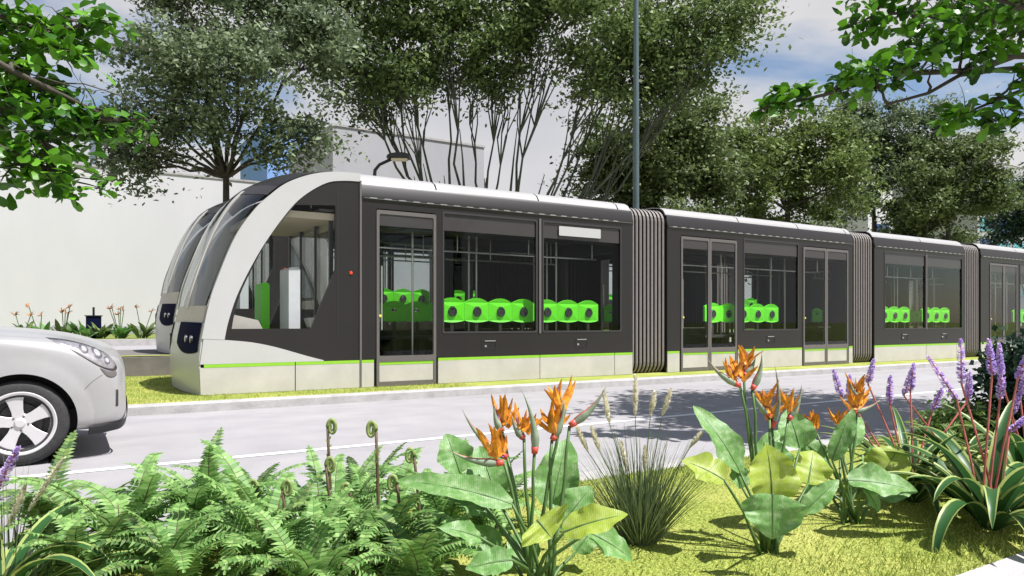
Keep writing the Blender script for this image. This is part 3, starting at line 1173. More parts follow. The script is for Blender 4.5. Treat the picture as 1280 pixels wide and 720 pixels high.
    # wheels
    def wheel(x, ys):
        y = ys * .79
        t = MB()
        prof = [(.205, -.10), (.235, -.112), (.29, -.114), (.322, -.098), (.335, -.06), (.336, 0), (.335, .06), (.322, .098), (.29, .114), (.235, .112), (.205, .10)]
        t.lathe([(r, h * 1.0) for r, h in prof], 64, 'y', (0, 0, 0), closed=True)
        w = empty('wheel', (x, y, .335))
        w.parent = root
        t.build('tyre', MT['rubber'], w, smooth=True, sharp=50)
        t = MB()
        o = -1 if ys < 0 else 1
        lip = [(.195, o * -.09), (.208, o * -.09), (.232, o * .088), (.246, o * .10), (.250, o * .112), (.240, o * .116), (.222, o * .108), (.212, o * .085), (.195, o * .0)]
        t.lathe(lip, 64, 'y', (0, 0, 0), closed=True)
        for q in range(5):
            a = R(100 + 72 * q)
            ca, sa = math.cos(a), math.sin(a)

            def sp(r, l, h):
                return (r * ca - l * sa, o * h, r * sa + l * ca)
            lp = [(.035, -.040), (.10, -.040), (.16, -.050), (.222, -.070), (.222, .070), (.16, .050), (.10, .040), (.035, .040)]
            vs = [sp(r, l, .080 + .012 * (r / .22)) for r, l in lp] + [sp(r, l * .96, .035 + .03 * (r / .22)) for r, l in lp]
            n = len(lp)
            t.add(vs, [tuple(range(n))] + [(i, (i + 1) % n, (i + 1) % n + n, i + n) for i in range(n)])
            lug = a + R(36)
            c = (.062 * math.cos(lug), o * .070, .062 * math.sin(lug))
        t.lathe([(0, o * .098), (.030, o * .098), (.036, o * .090), (.040, o * .082), (.075, o * .078), (.080, o * .03)], 32, 'y')
        t.mi = 1
        for q in range(5):
            a = R(136 + 72 * q)
            t.lathe([(0, o * .088), (.009, o * .088), (.011, o * .07)], 8, 'y', (.057 * math.cos(a), 0, .057 * math.sin(a)))
        t.build('rim', [MT['alloy'], MT['trim']], w, smooth=True, sharp=30, bevel=.004)
        t = MB()
        t.lathe([(0, o * .005), (.205, o * .005), (.205, o * -.02)], 40, 'y')
        t.lathe([(.05, o * .03), (.15, o * .03), (.155, o * .02), (.155, o * .006)], 40, 'y')
        t.build('brake_disc', MT['trimdark'], w, smooth=True, sharp=40)
    for x in (0, -2.55):
        for ys in (-1, 1):
            wheel(x, ys)
    b = MB()
    b.box((-3.0, -.62, .24), (.5, .62, .40))
    b.build('underbody', MT['black'], root)
    b = MB()
    b.box((-.85, -1.02, 1.06), (-.72, -.88, 1.2))
    b.box((-.85, .88, 1.06), (-.72, 1.02, 1.2))
    b.build('door_mirrors', MT['carpaint'], root, bevel=.03)
    return root


car = build_car()

# ------------------------------------------------------------------ buildings
def render_wall_mat(name, c, var=.05):
    m = mat(name, c, 0.85, var=var, scale=.35, bump=.15, bscale=30, stretch=(1, 1, .35))
    return m


MT['wallw'] = render_wall_mat('white_render', (0.53, 0.52, 0.54), .035)
MT['wallg'] = render_wall_mat('warm_grey_render', (0.34, 0.335, 0.355), .08)
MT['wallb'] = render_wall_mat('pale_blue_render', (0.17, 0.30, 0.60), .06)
MT['winblue'] = mat('blue_window', (0.03, 0.06, 0.20), 0.15, var=.2)
MT['teal'] = mat('teal_panel', (0.10, 0.34, 0.40), .4, var=.1)


def block(name, s0, s1, t0, t1, zb, zt, m, label, cat='building', copings=True, base=None):
    root = empty(name, W(s0, t0, zb), TH, label, cat)
    h = zt - zb
    b = MB()
    b.box((0, 0, -.3), (s1 - s0, t1 - t0, h))
    b.build('wall', m, root)
    b = MB()
    b.box((-.06, -.06, h + .003), (s1 - s0 + .06, t1 - t0 + .06, h + .12))
    b.build('coping', MT['kerb'], root)
    if base:
        b = MB()
        b.box((-.03, -.03, -.3), (s1 - s0 + .03, -.003, base))
        b.build('plinth', MT['wallg'], root)
    return root


# white blank building on the left
tW = 40.7
block('white_building', s_at(-420, tW), s_at(352, tW), tW, tW + 16, .38, 10.7, MT['wallw'],
      'long blank white rendered building filling the left background', base=.5)
tG = 27.6
sg = s_at(416, tG)
Yg = W(sg, tG).y
hg = EYE + (HY - 157) * Yg / F
gb = block('grey_building', sg, s_at(605, tG), tG, tG + 9, .38, hg, MT['wallg'],
           'warm grey flat roofed building with tree shadows on its wall, behind the bare stems')
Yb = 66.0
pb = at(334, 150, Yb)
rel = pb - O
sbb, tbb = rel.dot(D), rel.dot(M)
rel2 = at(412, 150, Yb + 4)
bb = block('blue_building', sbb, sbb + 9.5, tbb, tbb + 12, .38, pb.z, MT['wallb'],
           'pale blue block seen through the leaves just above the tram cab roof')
# slim far tower left
pt = at(117, 164, 95)
r_ = empty('slender_tower', (pt.x, pt.y, .3), .3, 'slender blue grey tower rising over the white building', 'tower')
b = MB()
h = pt.z - .3
b.prism([[(-.5, 0), (.5, 0), (.32, h), (-.32, h)]], lambda a, c, d: (a, d, c), -.4, .4)
b.build('shaft', mat('blue_grey_concrete', (.16, .19, .27), .8), r_)
b = MB()
b.box((-.7, -.7, h + .01), (.7, .7, h + .9))
b.build('head', MT['trim'], r_)
# far right block
pr = at(1222, 212, 120)
rr = pr - O
fr = block('far_office_block', rr.dot(D), rr.dot(D) + 30, rr.dot(M), rr.dot(M) + 20, .3, pr.z + 2.0, MT['wallg'],
           'distant office block with blue panels showing between trees at the right edge')
for k in range(5):
    for q in range(6):
        b = MB()
        b.box((.8 + k * 5.6, -.08, pr.z - 3.2 - q * 3.6), (4.9 + k * 5.6, -.01, pr.z - .9 - q * 3.6))
        b.build('window', MT['teal'] if (k + q) % 3 else MT['winblue'], fr)
pw = at(1085, 232, 85)
rr = pw - O
wb = block('white_block', rr.dot(D), rr.dot(D) + 5, rr.dot(M), rr.dot(M) + 8, .3, pw.z, MT['wallw'],
           'small white block glimpsed through a gap between the right hand trees')
b = MB()
for q in range(3):
    b.box((.8, -.07, 4 + q * 3.5), (4.2, -.01, 5.6 + q * 3.5))
b.build('window', MT['winblue'], wb)

# ------------------------------------------------------------------ poles and lamps
sP = s_at(795, 3.55)
mast = empty('overhead_mast', W(sP, 3.55, .12), TH, 'tall slim teal grey mast rising behind the first bellows of the near tram', 'mast')
b = MB()
b.tube([(0, 0, 0), (0, 0, .35)], .16, 16)
b.build('mast_base', MT['poleg'], mast, smooth=True, sharp=40)
b = MB()
b.tube([(0, 0, .352), (0, 0, 6), (0, 0, 11.5)], [.085, .078, .06], 16)
b.build('mast_shaft', MT['poleg'], mast, smooth=True, sharp=40)

tL = 9.6
sL = s_at(468, tL)
lp0 = W(sL, tL, .22)
lamp = empty('street_lamp', lp0, 0, 'black swan neck street lamp poking above the near tram roof', 'street lamp')
YL = lp0.y
zh = EYE + (HY - 199) * YL / F - .22
xh = (503 - 468) / F * YL
b = MB()
b.tube([(0, 0, 0), (0, 0, zh - .55), (.02, 0, zh - .32), (.15, 0, zh - .16), (xh * .55, 0, zh - .02), (xh * .72, 0, zh + .05)], [.07, .055, .05, .045, .045, .05], 10)
b.build('lamp_post', MT['blackmetal'], lamp, smooth=True)
b = MB()
hw = .34
b.prism([smooth_curve([(-hw, 0), (-hw * .8, .10), (0, .15), (hw * .8, .12), (hw, .0), (hw * .9, -.03), (-hw, 0)], 4)[:-1]], lambda a, c, d: (xh * .86 + a, d, zh + .03 + c), -.13, .13)
b.mi = 1
b.prism([rrect(-hw * .6, hw * .8, -.075, -.02, .02)], lambda a, c, d: (xh * .86 + a, d, zh + .03 + c), -.11, .11)
b.build('lamp_head', [MT['blackmetal'], MT['lamphead']], lamp)

# ------------------------------------------------------------------ trees
def leaf_cloud(centers, sizes, r, elong=1.9, up=0.35):
    n = len(centers)
    nrm = r.normal(size=(n, 3))
    nrm[:, 2] = np.abs(nrm[:, 2]) + up
    nrm /= np.linalg.norm(nrm, axis=1)[:, None]
    a = r.normal(size=(n, 3))
    a -= (a * nrm).sum(1)[:, None] * nrm
    a /= np.linalg.norm(a, axis=1)[:, None]
    c = np.cross(nrm, a)
    L = (sizes * .5 * elong ** .5)[:, None]
    Wd = (sizes * .5 / elong ** .5)[:, None]
    V = np.zeros((n, 4, 3))
    V[:, 0] = centers - a * L
    V[:, 1] = centers + c * Wd + nrm * L * .12
    V[:, 2] = centers + a * L
    V[:, 3] = centers - c * Wd + nrm * L * .12
    return V.reshape(-1, 3), np.arange(n * 4).reshape(n, 4)


def curve_pts(a, c, sag, n, rnd, jit):
    a, c = Vector(a), Vector(c)
    out = []
    L = (c - a).length
    for i in range(n + 1):
        u = i / n
        p = a.lerp(c, u) + Vector((0, 0, sag * L * math.sin(math.pi * u)))
        if 0 < i < n:
            p += Vector((rnd.uniform(-1, 1), rnd.uniform(-1, 1), rnd.uniform(-1, 1))) * jit * L
        out.append(p)
    return out


def lobe_tree(name, label, s_t, px, base_z, fork_y, lobes, nleaf, lsize, lm, bm_, trunk_r, seed, group=None,
              stems=None, depth=None, clumps=10, clump_r=.55, elong=1.9, hollow=.45, limb_r=None):
    """lobes: (px, y, rx, ry) of the crown's masses as the photo shows them, given real size and depth at the tree's distance"""
    rnd = random.Random(seed)
    r = np.random.default_rng(seed)
    base = W(s_at(px, s_t), s_t, base_z)
    Y = base.y
    sc_ = Y / F
    root = empty(name, base, 0, label, 'tree', group)
    fork = Vector((rnd.uniform(-.2, .2), rnd.uniform(-.2, .2), EYE + (HY - fork_y) * sc_ - base_z))
    tb = MB()
    if stems is None:
        tb.tube(curve_pts((0, 0, -.1), fork, 0, 6, rnd, .012), [trunk_r * (1.25 if i == 0 else 1 - .06 * i) for i in range(7)], 10)
    lobs = []
    area = 0
    for (lx, ly, rx, ry) in lobes:
        c = at(lx, ly, Y) - base
        c.y += rnd.uniform(-1, 1) * (depth or rx * sc_ * .8)
        lobs.append((c, rx * sc_, ry * sc_))
        area += rx * ry
    allc = []
    ldest = []
    prim = {}
    if stems is not None:
        order = sorted(range(len(lobs)), key=lambda q: lobs[q][0].x)
        order += [q for q in order[1::2]]
        order.sort(key=lambda q: lobs[q][0].x)
        for gi in range(0, len(order), 2):
            grp = order[gi:gi + 2]
            cen = sum((lobs[q][0] for q in grp), Vector()) / len(grp)
            st0 = Vector((cen.x * .10 + rnd.uniform(-1, 1) * stems, rnd.uniform(-1, 1) * stems, -.1))
            end = st0.lerp(cen, .60)
            end.x = st0.x + (cen.x - st0.x) * .46
            p = curve_pts(st0, end, -.035, 8, rnd, .010)
            tb.tube(p, [(limb_r or .1) * 1.15 * (1 - .113 * i) for i in range(9)], 8)
            for q in grp:
                prim[q] = (p[rnd.randint(4, 6)], cen)
    for li, (c, rx, ry) in enumerate(lobs):
        r0 = limb_r or trunk_r * .42
        if stems is None:
            limb = curve_pts(fork, c, .06, 8, rnd, .022)
            tb.tube(limb, [r0 * (1 - .085 * i) for i in range(9)], 7)
        else:
            limb = curve_pts(prim[li][0], c, -.06, 8, rnd, .018)
            tb.tube(limb, [r0 * .5 * (1 - .10 * i) for i in range(9)], 7)
        for _ in range(clumps):
            d = Vector((rnd.gauss(0, 1), rnd.gauss(0, 1), rnd.gauss(0, 1))).normalized()
            q = hollow + (1 - hollow) * rnd.random() ** .6
            p = c + Vector((d.x * rx, d.y * rx, d.z * ry)) * q
            k = rnd.randint(4, 8)
            tb.tube(curve_pts(limb[k], p, .05, 4, rnd, .05), [r0 * .26, r0 * .2, r0 * .15, r0 * .1, r0 * .05], 5, cap=False)
            nl = max(20, int(nleaf * (lobes[li][2] * lobes[li][3]) / area / clumps))
            cr = clump_r * rnd.uniform(.6, 1.25)
            pts = r.normal(size=(nl, 3)) * np.array([cr, cr, cr * .62]) * .62
            # sprays: leaves gather along a few twigs of the clump
            tw = r.normal(size=(7, 3)) * np.array([cr, cr, cr * .6])
            idx = r.integers(0, 7, nl)
            fr = r.random(nl)[:, None]
            pts = pts * .45 + tw[idx] * fr * .9
            allc.append(pts + np.array(p))
    C = np.concatenate(allc)
    sz = lsize * r.uniform(.6, 1.3, len(C))
    V, Fq = leaf_cloud(C, sz, r, elong)
    tb.build('trunk', bm_, root, smooth=True, recalc=False)
    np_obj('crown', V, Fq, lm, root)
    return root


LM1 = leaf_mat('grey_green_leaf', (0.060, 0.090, 0.046), (0.25, 0.31, 0.17), .30, .55, .8)
LM2 = leaf_mat('olive_green_leaf', (0.046, 0.072, 0.026), (0.20, 0.26, 0.090), .30, .55, .8)
LM3 = leaf_mat('mid_green_leaf', (0.046, 0.086, 0.026), (0.22, 0.29, 0.095), .30, .55, .8)
LM4 = leaf_mat('dark_teal_leaf', (0.012, 0.035, 0.025), (0.05, 0.10, 0.06), .25, .5, .8)
LMB = leaf_mat('bright_green_leaf', (0.008, 0.055, 0.005), (0.16, 0.40, 0.025), .28, .4, 2.5)

TG = 'trees standing behind the trams'
lobe_tree('street_tree', 'round grey green tree on a slim trunk above the tram cabs', 11, 283, .22, 222,
          [(255, 20, 85, 60), (330, 30, 80, 60), (200, 75, 50, 45), (260, 100, 70, 45), (340, 105, 70, 45), (400, 60, 45, 50), (185, 150, 40, 32), (170, 215, 28, 30),
           (235, 165, 50, 35), (320, 165, 60, 30), (385, 170, 40, 30), (365, 195, 40, 18), (300, -40, 100, 50), (220, -20, 60, 45), (190, 185, 35, 30), (150, 195, 22, 20)],
          38000, .12, LM1, MT['bark'], .13, 11, TG, clumps=15, clump_r=.62, hollow=.3)
lobe_tree('spreading_tree', 'big spreading tree with a fan of many bare stems behind the near tram', 11, 590, .22, 250,
          [(455, 95, 50, 45), (430, 50, 60, 60), (500, 60, 60, 55), (560, 40, 60, 60), (620, 50, 60, 60), (690, 40, 70, 60), (760, 50, 60, 60), (830, 40, 60, 60), (880, 70, 50, 50),
           (800, 100, 60, 40), (740, 105, 45, 32), (500, 110, 40, 30), (850, 110, 50, 30), (560, -20, 90, 50), (680, -30, 90, 50), (800, -20, 90, 50), (460, 0, 80, 50), (890, 30, 40, 50),
           (640, 95, 40, 28), (585, 100, 36, 26), (470, 120, 26, 22)],
          70000, .135, LM3, MT['barkg'], .2, 23, TG, stems=.55, clumps=12, clump_r=.85, hollow=.35, limb_r=.115)
lobe_tree('street_tree', 'dense dark olive tree directly right of the tall mast', 11, 826, .22, 250,
          [(765, 190, 45, 45), (820, 170, 50, 40), (870, 165, 50, 45), (750, 225, 35, 30), (800, 235, 50, 35), (870, 235, 55, 35), (900, 200, 40, 50), (830, 205, 60, 40), (830, 285, 70, 35)],
          40000, .15, LM2, MT['bark'], .18, 31, TG, clumps=16, clump_r=.8, hollow=.3)
lobe_tree('street_tree', 'yellowish olive bushy tree in the middle of the right hand row', 11, 985, .22, 265,
          [(935, 190, 40, 45), (985, 170, 45, 40), (1030, 180, 40, 45), (925, 240, 35, 35), (980, 225, 50, 40), (1040, 235, 40, 40), (1000, 270, 70, 30), (985, 310, 70, 30)],
          38000, .15, leaf_mat('yellow_olive_leaf', (0.052, 0.086, 0.024), (0.23, 0.30, 0.080), .3, .55, .8), MT['bark'], .18, 41, TG, clumps=16, clump_r=.8, hollow=.3)
lobe_tree('street_tree', 'taller grey green tree behind the yellowish bushy one, second from the right', 14.5, 1092, .1, 255,
          [(1065, 165, 35, 38), (1110, 155, 40, 30), (1150, 170, 30, 35), (1090, 200, 45, 35), (1135, 205, 40, 30), (1070, 240, 35, 35)],
          26000, .17, LM1, MT['bark'], .18, 53, TG, clumps=15, clump_r=.85, hollow=.3)
lobe_tree('street_tree', 'dark green rounded tree just before the right edge', 11, 1185, .22, 275,
          [(1150, 215, 35, 32), (1190, 190, 38, 28), (1225, 205, 28, 35), (1140, 255, 35, 30), (1185, 245, 45, 35), (1230, 250, 30, 30), (1180, 290, 60, 28), (1215, 180, 25, 18)],
          34000, .17, LM2, MT['bark'], .18, 61, TG, clumps=16, clump_r=.85, hollow=.3)
lobe_tree('street_tree', 'small dark teal tree at the very right edge behind the tram', 11, 1290, .22, 290,
          [(1262, 255, 24, 26), (1290, 240, 28, 28), (1275, 285, 35, 24), (1310, 270, 35, 40), (1330, 230, 35, 35)],
          22000, .18, LM4, MT['bark'], .18, 71, TG, clumps=14, clump_r=.85, hollow=.3)


# foreground trees: trunks stand outside the picture, boughs reach in
def bough_tree(name, label, base, fork, bough_ends, clusters, seed, lsize, crown=None, nper=46, cr=.17):
    rnd = random.Random(seed)
    r = np.random.default_rng(seed)
    root = empty(name, base, 0, label, 'tree', 'trees reaching in over the planting bed')
    base = Vector(base)
    fork = Vector(fork) - base
    tb = MB()
    tb.tube(curve_pts((0, 0, -.1), fork, 0, 6, rnd, .01), [.19, .15, .14, .135, .13, .12, .11], 12)
    boughs = []
    for e, rad in bough_ends:
        p = curve_pts(fork, Vector(e) - base, .06, 9, rnd, .018)
        tb.tube(p, [rad * (1 - .085 * i) for i in range(10)], 8)
        boughs.append(p)
    allp = [q for p in boughs for q in p[2:]]
    C, S = [], []
    for c, k in clusters:
        c = Vector(c) - base
        near = min(allp, key=lambda q: (q - c).length)
        tw = curve_pts(near, c, .04, 5, rnd, .05)
        tb.tube(tw, [.016, .013, .011, .008, .006, .003], 6)
        n = int(nper * k)
        # whorls: several rosettes per cluster
        for _ in range(max(2, int(6 * k))):
            d = Vector((rnd.gauss(0, 1), rnd.gauss(0, 1), rnd.gauss(0, .55))) * cr * k ** .5
            tb.tube(curve_pts(tw[rnd.randint(2, 5)], c + d, 0, 3, rnd, .05), [.006, .005, .004, .002], 5, cap=False)
            m_ = int(n / (6 * k)) + 1
            pts = r.normal(size=(m_, 3)) * np.array([.042, .042, .024]) + np.array(c + d)
            C.append(pts)
        # bare twiglets
        for _ in range(2):
            d = Vector((rnd.gauss(0, 1), rnd.gauss(0, 1), rnd.gauss(0, .5))) * cr * 2.2
            tb.tube(curve_pts(tw[3], c + d, 0, 4, rnd, .09), [.005, .004, .003, .002, .001], 5, cap=False)
    if crown:
        cc, rad, ncl = crown
        for _ in range(ncl):
            d = Vector((rnd.gauss(0, 1), rnd.gauss(0, 1), rnd.gauss(0, 1))).normalized() * rnd.uniform(.35, 1)
            p = Vector(cc) - base + Vector((d.x * rad[0], d.y * rad[1], d.z * rad[2]))
            near = min(allp, key=lambda q: (q - p).length)
            tb.tube(curve_pts(near, p, .04, 4, rnd, .05), [.016, .012, .009, .006, .003], 5, cap=False)
            pts = r.normal(size=(34, 3)) * np.array([.20, .20, .10]) + np.array(p)
            C.append(pts)
    C = np.concatenate(C)
    n = len(C)
    # obovate leaves: two quads each, folded on the midrib
    nrm = r.normal(size=(n, 3)) * .7
    nrm[:, 2] = np.abs(nrm[:, 2]) + .55
    nrm /= np.linalg.norm(nrm, axis=1)[:, None]
    a = r.normal(size=(n, 3))
    a -= (a * nrm).sum(1)[:, None] * nrm
    a /= np.linalg.norm(a, axis=1)[:, None]
    c = np.cross(nrm, a)
    L = (lsize * r.uniform(.7, 1.25, n))[:, None]
    V = np.zeros((n, 8, 3))
    prof = [(0, .03), (.45, .24), (.8, .30), (1.0, .10)]
    for i, (u, w) in enumerate(prof):
        V[:, i] = C + a * L * u + c * L * w - nrm * L * (u * u * .18 - w * .25)
        V[:, 7 - i] = C + a * L * u - c * L * w - nrm * L * (u * u * .18 - w * .25)
    idx = np.arange(n)[:, None] * 8
    Fq = np.concatenate([idx + np.array([[0, 1, 6, 7]]), idx + np.array([[1, 2, 5, 6]]), idx + np.array([[2, 3, 4, 5]])])
    tb.build('trunk', MT['bark'], root, smooth=True, recalc=False)
    np_obj('crown', V.reshape(-1, 3), Fq, LMB, root)
    return root


def cl(l):
    return [(at(x, y, Y), k) for x, y, Y, k in l]


bough_tree('overhanging_tree', 'bright green leafy boughs hanging in at the upper left corner', (-5.0, -.2, .1), (-4.75, .4, 2.6),
           [(at(140, 150, 4.00), .05), (at(60, 40, 3.92), .05), (at(70, 215, 3.84), .04), (at(-60, 110, 3.68), .06), ((-5.5, 1.0, 5.5), .07)],
           cl([(20, 35, 3.92, 1.2), (60, 30, 3.92, 1.2), (105, 22, 4.00, .9), (128, 28, 4.00, .4), (15, 75, 3.76, 1.2), (60, 65, 3.92, 1.1), (85, 55, 4.00, .7), (80, 70, 3.84, .6),
               (25, 100, 3.84, .9), (20, 125, 3.92, 1.0), (60, 120, 3.92, 1.0), (75, 140, 3.84, 1.0), (45, 155, 3.84, 1.1), (100, 150, 4.00, .9), (125, 150, 4.08, .7), (145, 150, 4.08, .6),
               (168, 153, 4.08, .4), (95, 170, 4.00, .7), (10, 150, 3.84, .9), (15, 205, 3.76, .9), (45, 210, 3.84, .9), (70, 225, 3.84, .7), (90, 232, 3.84, .6), (60, 195, 3.84, .5), (-40, 60, 3.76, 1.5), (-40, 140, 3.76, 1.5)]),
           5, .083, nper=62, cr=.092, crown=((-5.6, 1.2, 4.6), (1.6, 2.2, 1.3), 60))
bough_tree('overhanging_tree', 'green leafy boughs with dark twigs hanging in at the upper right corner', (7.3, 7.1, .1), (6.9, 7.2, 3.6),
           [(at(960, 135, 6.6), .05), (at(1090, 20, 6.6), .05), (at(1110, 130, 6.4), .045), (at(1210, 140, 6.2), .04), ((8.5, 9.8, 6.6), .09), ((5.6, 6.0, 6.2), .08), ((4.9, 9.0, 5.4), .07), ((8.3, 6.2, 6.5), .07)],
           cl([(960, 130, 6.6, .7), (985, 120, 6.6, .7), (1000, 135, 6.6, .5), (945, 140, 6.7, .4), (1060, 95, 6.5, .9), (1085, 85, 6.5, .9), (1095, 105, 6.5, .8), (1120, 100, 6.5, .8), (1060, 110, 6.6, .4),
               (1090, 30, 6.6, .7), (1075, 32, 6.6, .5), (1140, 20, 6.5, .9), (1155, 45, 6.5, .9), (1170, 60, 6.4, .8), (1165, 80, 6.4, .7), (1200, 50, 6.4, .7), (1240, 65, 6.3, .9), (1225, 75, 6.3, .6), (1210, 25, 6.4, .5),
               (1250, 10, 6.3, .7), (1270, 40, 6.2, .6), (1185, 145, 6.2, .6), (1205, 140, 6.2, .7), (1235, 145, 6.2, .7), (1255, 135, 6.2, .6), (1275, 145, 6.1, .6), (1100, 5, 6.6, .6), (1290, 90, 6.1, 1.0), (1300, 20, 6.1, 1.2)]),
           9, .13, nper=44, cr=.11, crown=((6.7, 7.9, 5.9), (2.6, 3.2, 1.3), 420))

# ------------------------------------------------------------------ planting bed
LF = leaf_mat('fern_leaf', (0.11, 0.25, 0.055), (0.33, 0.52, 0.17), .35, .5, 6)
LFD = leaf_mat('old_fern_leaf', (0.05, 0.13, 0.035), (0.24, 0.36, 0.10), .3, .55, 6)
def paddle_mat(name, c1, c2, c3):
    m = leaf_mat(name, c1, c2, .35, .42, 3)
    nt = m.node_tree
    L = nt.links.new
    b = nt.nodes['Principled BSDF']
    tc = nt.nodes.new('ShaderNodeTexCoord')
    n = nt.nodes.new('ShaderNodeTexNoise')
    n.inputs['Scale'].default_value = 38
    n.inputs['Detail'].default_value = 8
    n.inputs['Roughness'].default_value = .7
    L(tc.outputs['Object'], n.inputs['Vector'])
    r = nt.nodes.new('ShaderNodeValToRGB')
    r.color_ramp.elements[0].position = .46
    r.color_ramp.elements[1].position = .66
    L(n.outputs['Fac'], r.inputs['Fac'])
    ramp = [x for x in nt.nodes if x.type == 'VALTORGB'][0]
    mx = nt.nodes.new('ShaderNodeMix')
    mx.data_type = 'RGBA'
    L(r.outputs['Color'], mx.inputs['Factor'])
    L(ramp.outputs['Color'], mx.inputs['A'])
    mx.inputs['B'].default_value = (*c3, 1)
    L(mx.outputs['Result'], b.inputs['Base Color'])
    w = nt.nodes.new('ShaderNodeTexWave')
    w.inputs['Scale'].default_value = 45
    w.inputs['Distortion'].default_value = 5.0
    w.inputs['Detail'].default_value = 2
    L(tc.outputs['Object'], w.inputs['Vector'])
    bp = nt.nodes.new('ShaderNodeBump')
    bp.inputs['Strength'].default_value = .14
    bp.inputs['Distance'].default_value = .004
    L(w.outputs['Fac'], bp.inputs['Height'])
    L(bp.outputs['Normal'], b.inputs['Normal'])
    return m


LPD = paddle_mat('paddle_leaf', (0.075, 0.21, 0.045), (0.17, 0.34, 0.095), (0.36, 0.50, 0.24))
LPY = paddle_mat('yellow_paddle_leaf', (0.26, 0.37, 0.03), (0.36, 0.46, 0.06), (0.46, 0.52, 0.16))
MT['stalk'] = mat('green_stalk', (0.07, 0.14, 0.035), .5, var=.25, scale=12)
MT['fstem'] = mat('brown_fern_stem', (0.10, 0.065, 0.035), .7, var=.3, scale=20)
MT['scroll'] = mat('fern_scroll', (0.22, 0.28, 0.09), .6, var=.35, scale=60)
MT['orange'] = mat('orange_sepal', (0.72, 0.235, 0.012), .45, var=.6, scale=34)
MT['beak'] = mat('grey_green_beak', (0.20, 0.25, 0.17), .5, var=.3, scale=20)
MT['beakred'] = mat('red_beak_edge', (0.52, 0.07, 0.05), .45, var=.3, scale=20)
MT['violet'] = mat('violet_petal', (0.12, 0.08, 0.42), .5, var=.25, scale=30)
MT['lilac'] = leaf_mat('lilac_floret', (0.40, 0.28, 0.70), (0.84, 0.66, 0.92), .3, .5, 8)
MT['redstem'] = mat('red_flower_stem', (0.40, 0.10, 0.085), .5, var=.3, scale=15)
MT['strap'] = leaf_mat('strap_leaf', (0.020, 0.075, 0.022), (0.045, 0.13, 0.035), .25, .4, 4)
MT['strapedge'] = leaf_mat('strap_leaf_margin', (0.28, 0.36, 0.10), (0.42, 0.48, 0.16), .3, .45, 4)
MT['reed'] = leaf_mat('reed_blade', (0.035, 0.065, 0.025), (0.22, 0.27, 0.13), .25, .5, 5)
MT['plume'] = leaf_mat('seed_plume', (0.70, 0.65, 0.50), (0.92, 0.88, 0.76), .2, .8, 10)


def arc(p0, yaw, length, rise, droop, n=14, curl=0.0):
    """a leaf's centre line: leaves the ground at elevation rise and bends down by droop (radians) along its length"""
    p = Vector(p0)
    e = rise
    out = [p.copy()]
    st = length / n
    for i in range(n):
        u = (i + 1) / n
        e = rise - droop * u ** 1.4
        yw = yaw + curl * u
        p = p + Vector((math.cos(e) * math.cos(yw), math.cos(e) * math.sin(yw), math.sin(e))) * st
        out.append(p.copy())
    return out


def frond(parent, yaw, length, rise, droop, rnd, width=.075, n=30, m=None, p0=(0, 0, 0), curl=0.0):
    line = arc(p0, yaw, length, rise, droop, n, curl)
    mb = MB()
    mb.tube(line, [.0035 * (1 - .8 * i / n) for i in range(n + 1)], 5, cap=False)
    mb.mi = 1
    for i in range(3, n + 1):
        u = i / n
        w = width * min(1, u * 4.0) * (1 - u) ** .55 + .006
        d = (line[i] - line[i - 1]).normalized()
        side = d.cross(Vector((0, 0, 1)))
        if side.length < .05:
            side = Vector((math.sin(yaw), -math.cos(yaw), 0))
        side.normalize()
        up = side.cross(d)
        hl = length / n * .44
        for sg_ in (-1, 1):
            tip = line[i] + side * sg_ * w + d * w * .30 + up * (w * rnd.uniform(-.35, .15))
            midp = line[i] + side * sg_ * w * .55 + d * w * .10 + up * w * .13
            b0 = line[i] - d * hl
            b1 = line[i] + d * hl
            mb.add([b0, midp - d * hl * 1.05, tip, midp + d * hl * .95, b1], [(0, 1, 3, 4), (1, 2, 3)])
    return mb.build('frond', [MT['fstem'], m or LF], parent, recalc=False)


def fiddlehead(parent, p0, h, lean, rnd, rs=.019, turns=2.2):
    mb = MB()
    top = Vector(p0) + Vector((lean[0], lean[1], h))
    mid = Vector(p0).lerp(top, .55) + Vector((rnd.uniform(-.01, .01), rnd.uniform(-.01, .01), 0))
    pts = [Vector(p0), Vector(p0).lerp(mid, .5), mid, mid.lerp(top, .5), top]
    mb.tube(pts, [.008, .0075, .007, .0065, .006], 8)
    # spiral scroll, opening to the left
    mb.mi = 1
    sp, rad = [], []
    sx = -1 if rnd.random() < .7 else 1
    c = top + Vector((sx * rs, 0, 0))
    N = 40
    for i in range(N + 1):
        u = i / N
        rr_ = rs * (1 - .82 * u)
        w = turns * 2 * math.pi * u
        sp.append(c + Vector((-sx * rr_ * math.cos(w), rnd.uniform(-.0004, .0004), rr_ * 1.9 * math.sin(w))))
        rad.append(.0085 * (1 - .65 * u))
    mb.tube(sp, rad, 8)
    # little scales along the stem
    for k in range(26):
        u = rnd.random()
        q = pts[0].lerp(pts[-1], u)
        a = rnd.uniform(0, 6.28)
        d = Vector((math.cos(a), math.sin(a), .6)) * .013
        mb.add([q, q + d + Vector((0, 0, .006)), q + d * .8 - Vector((0, 0, .006))], [(0, 1, 2)])
    return mb.build('fiddlehead', [MT['fstem'], MT['scroll']], parent, smooth=True, recalc=False)


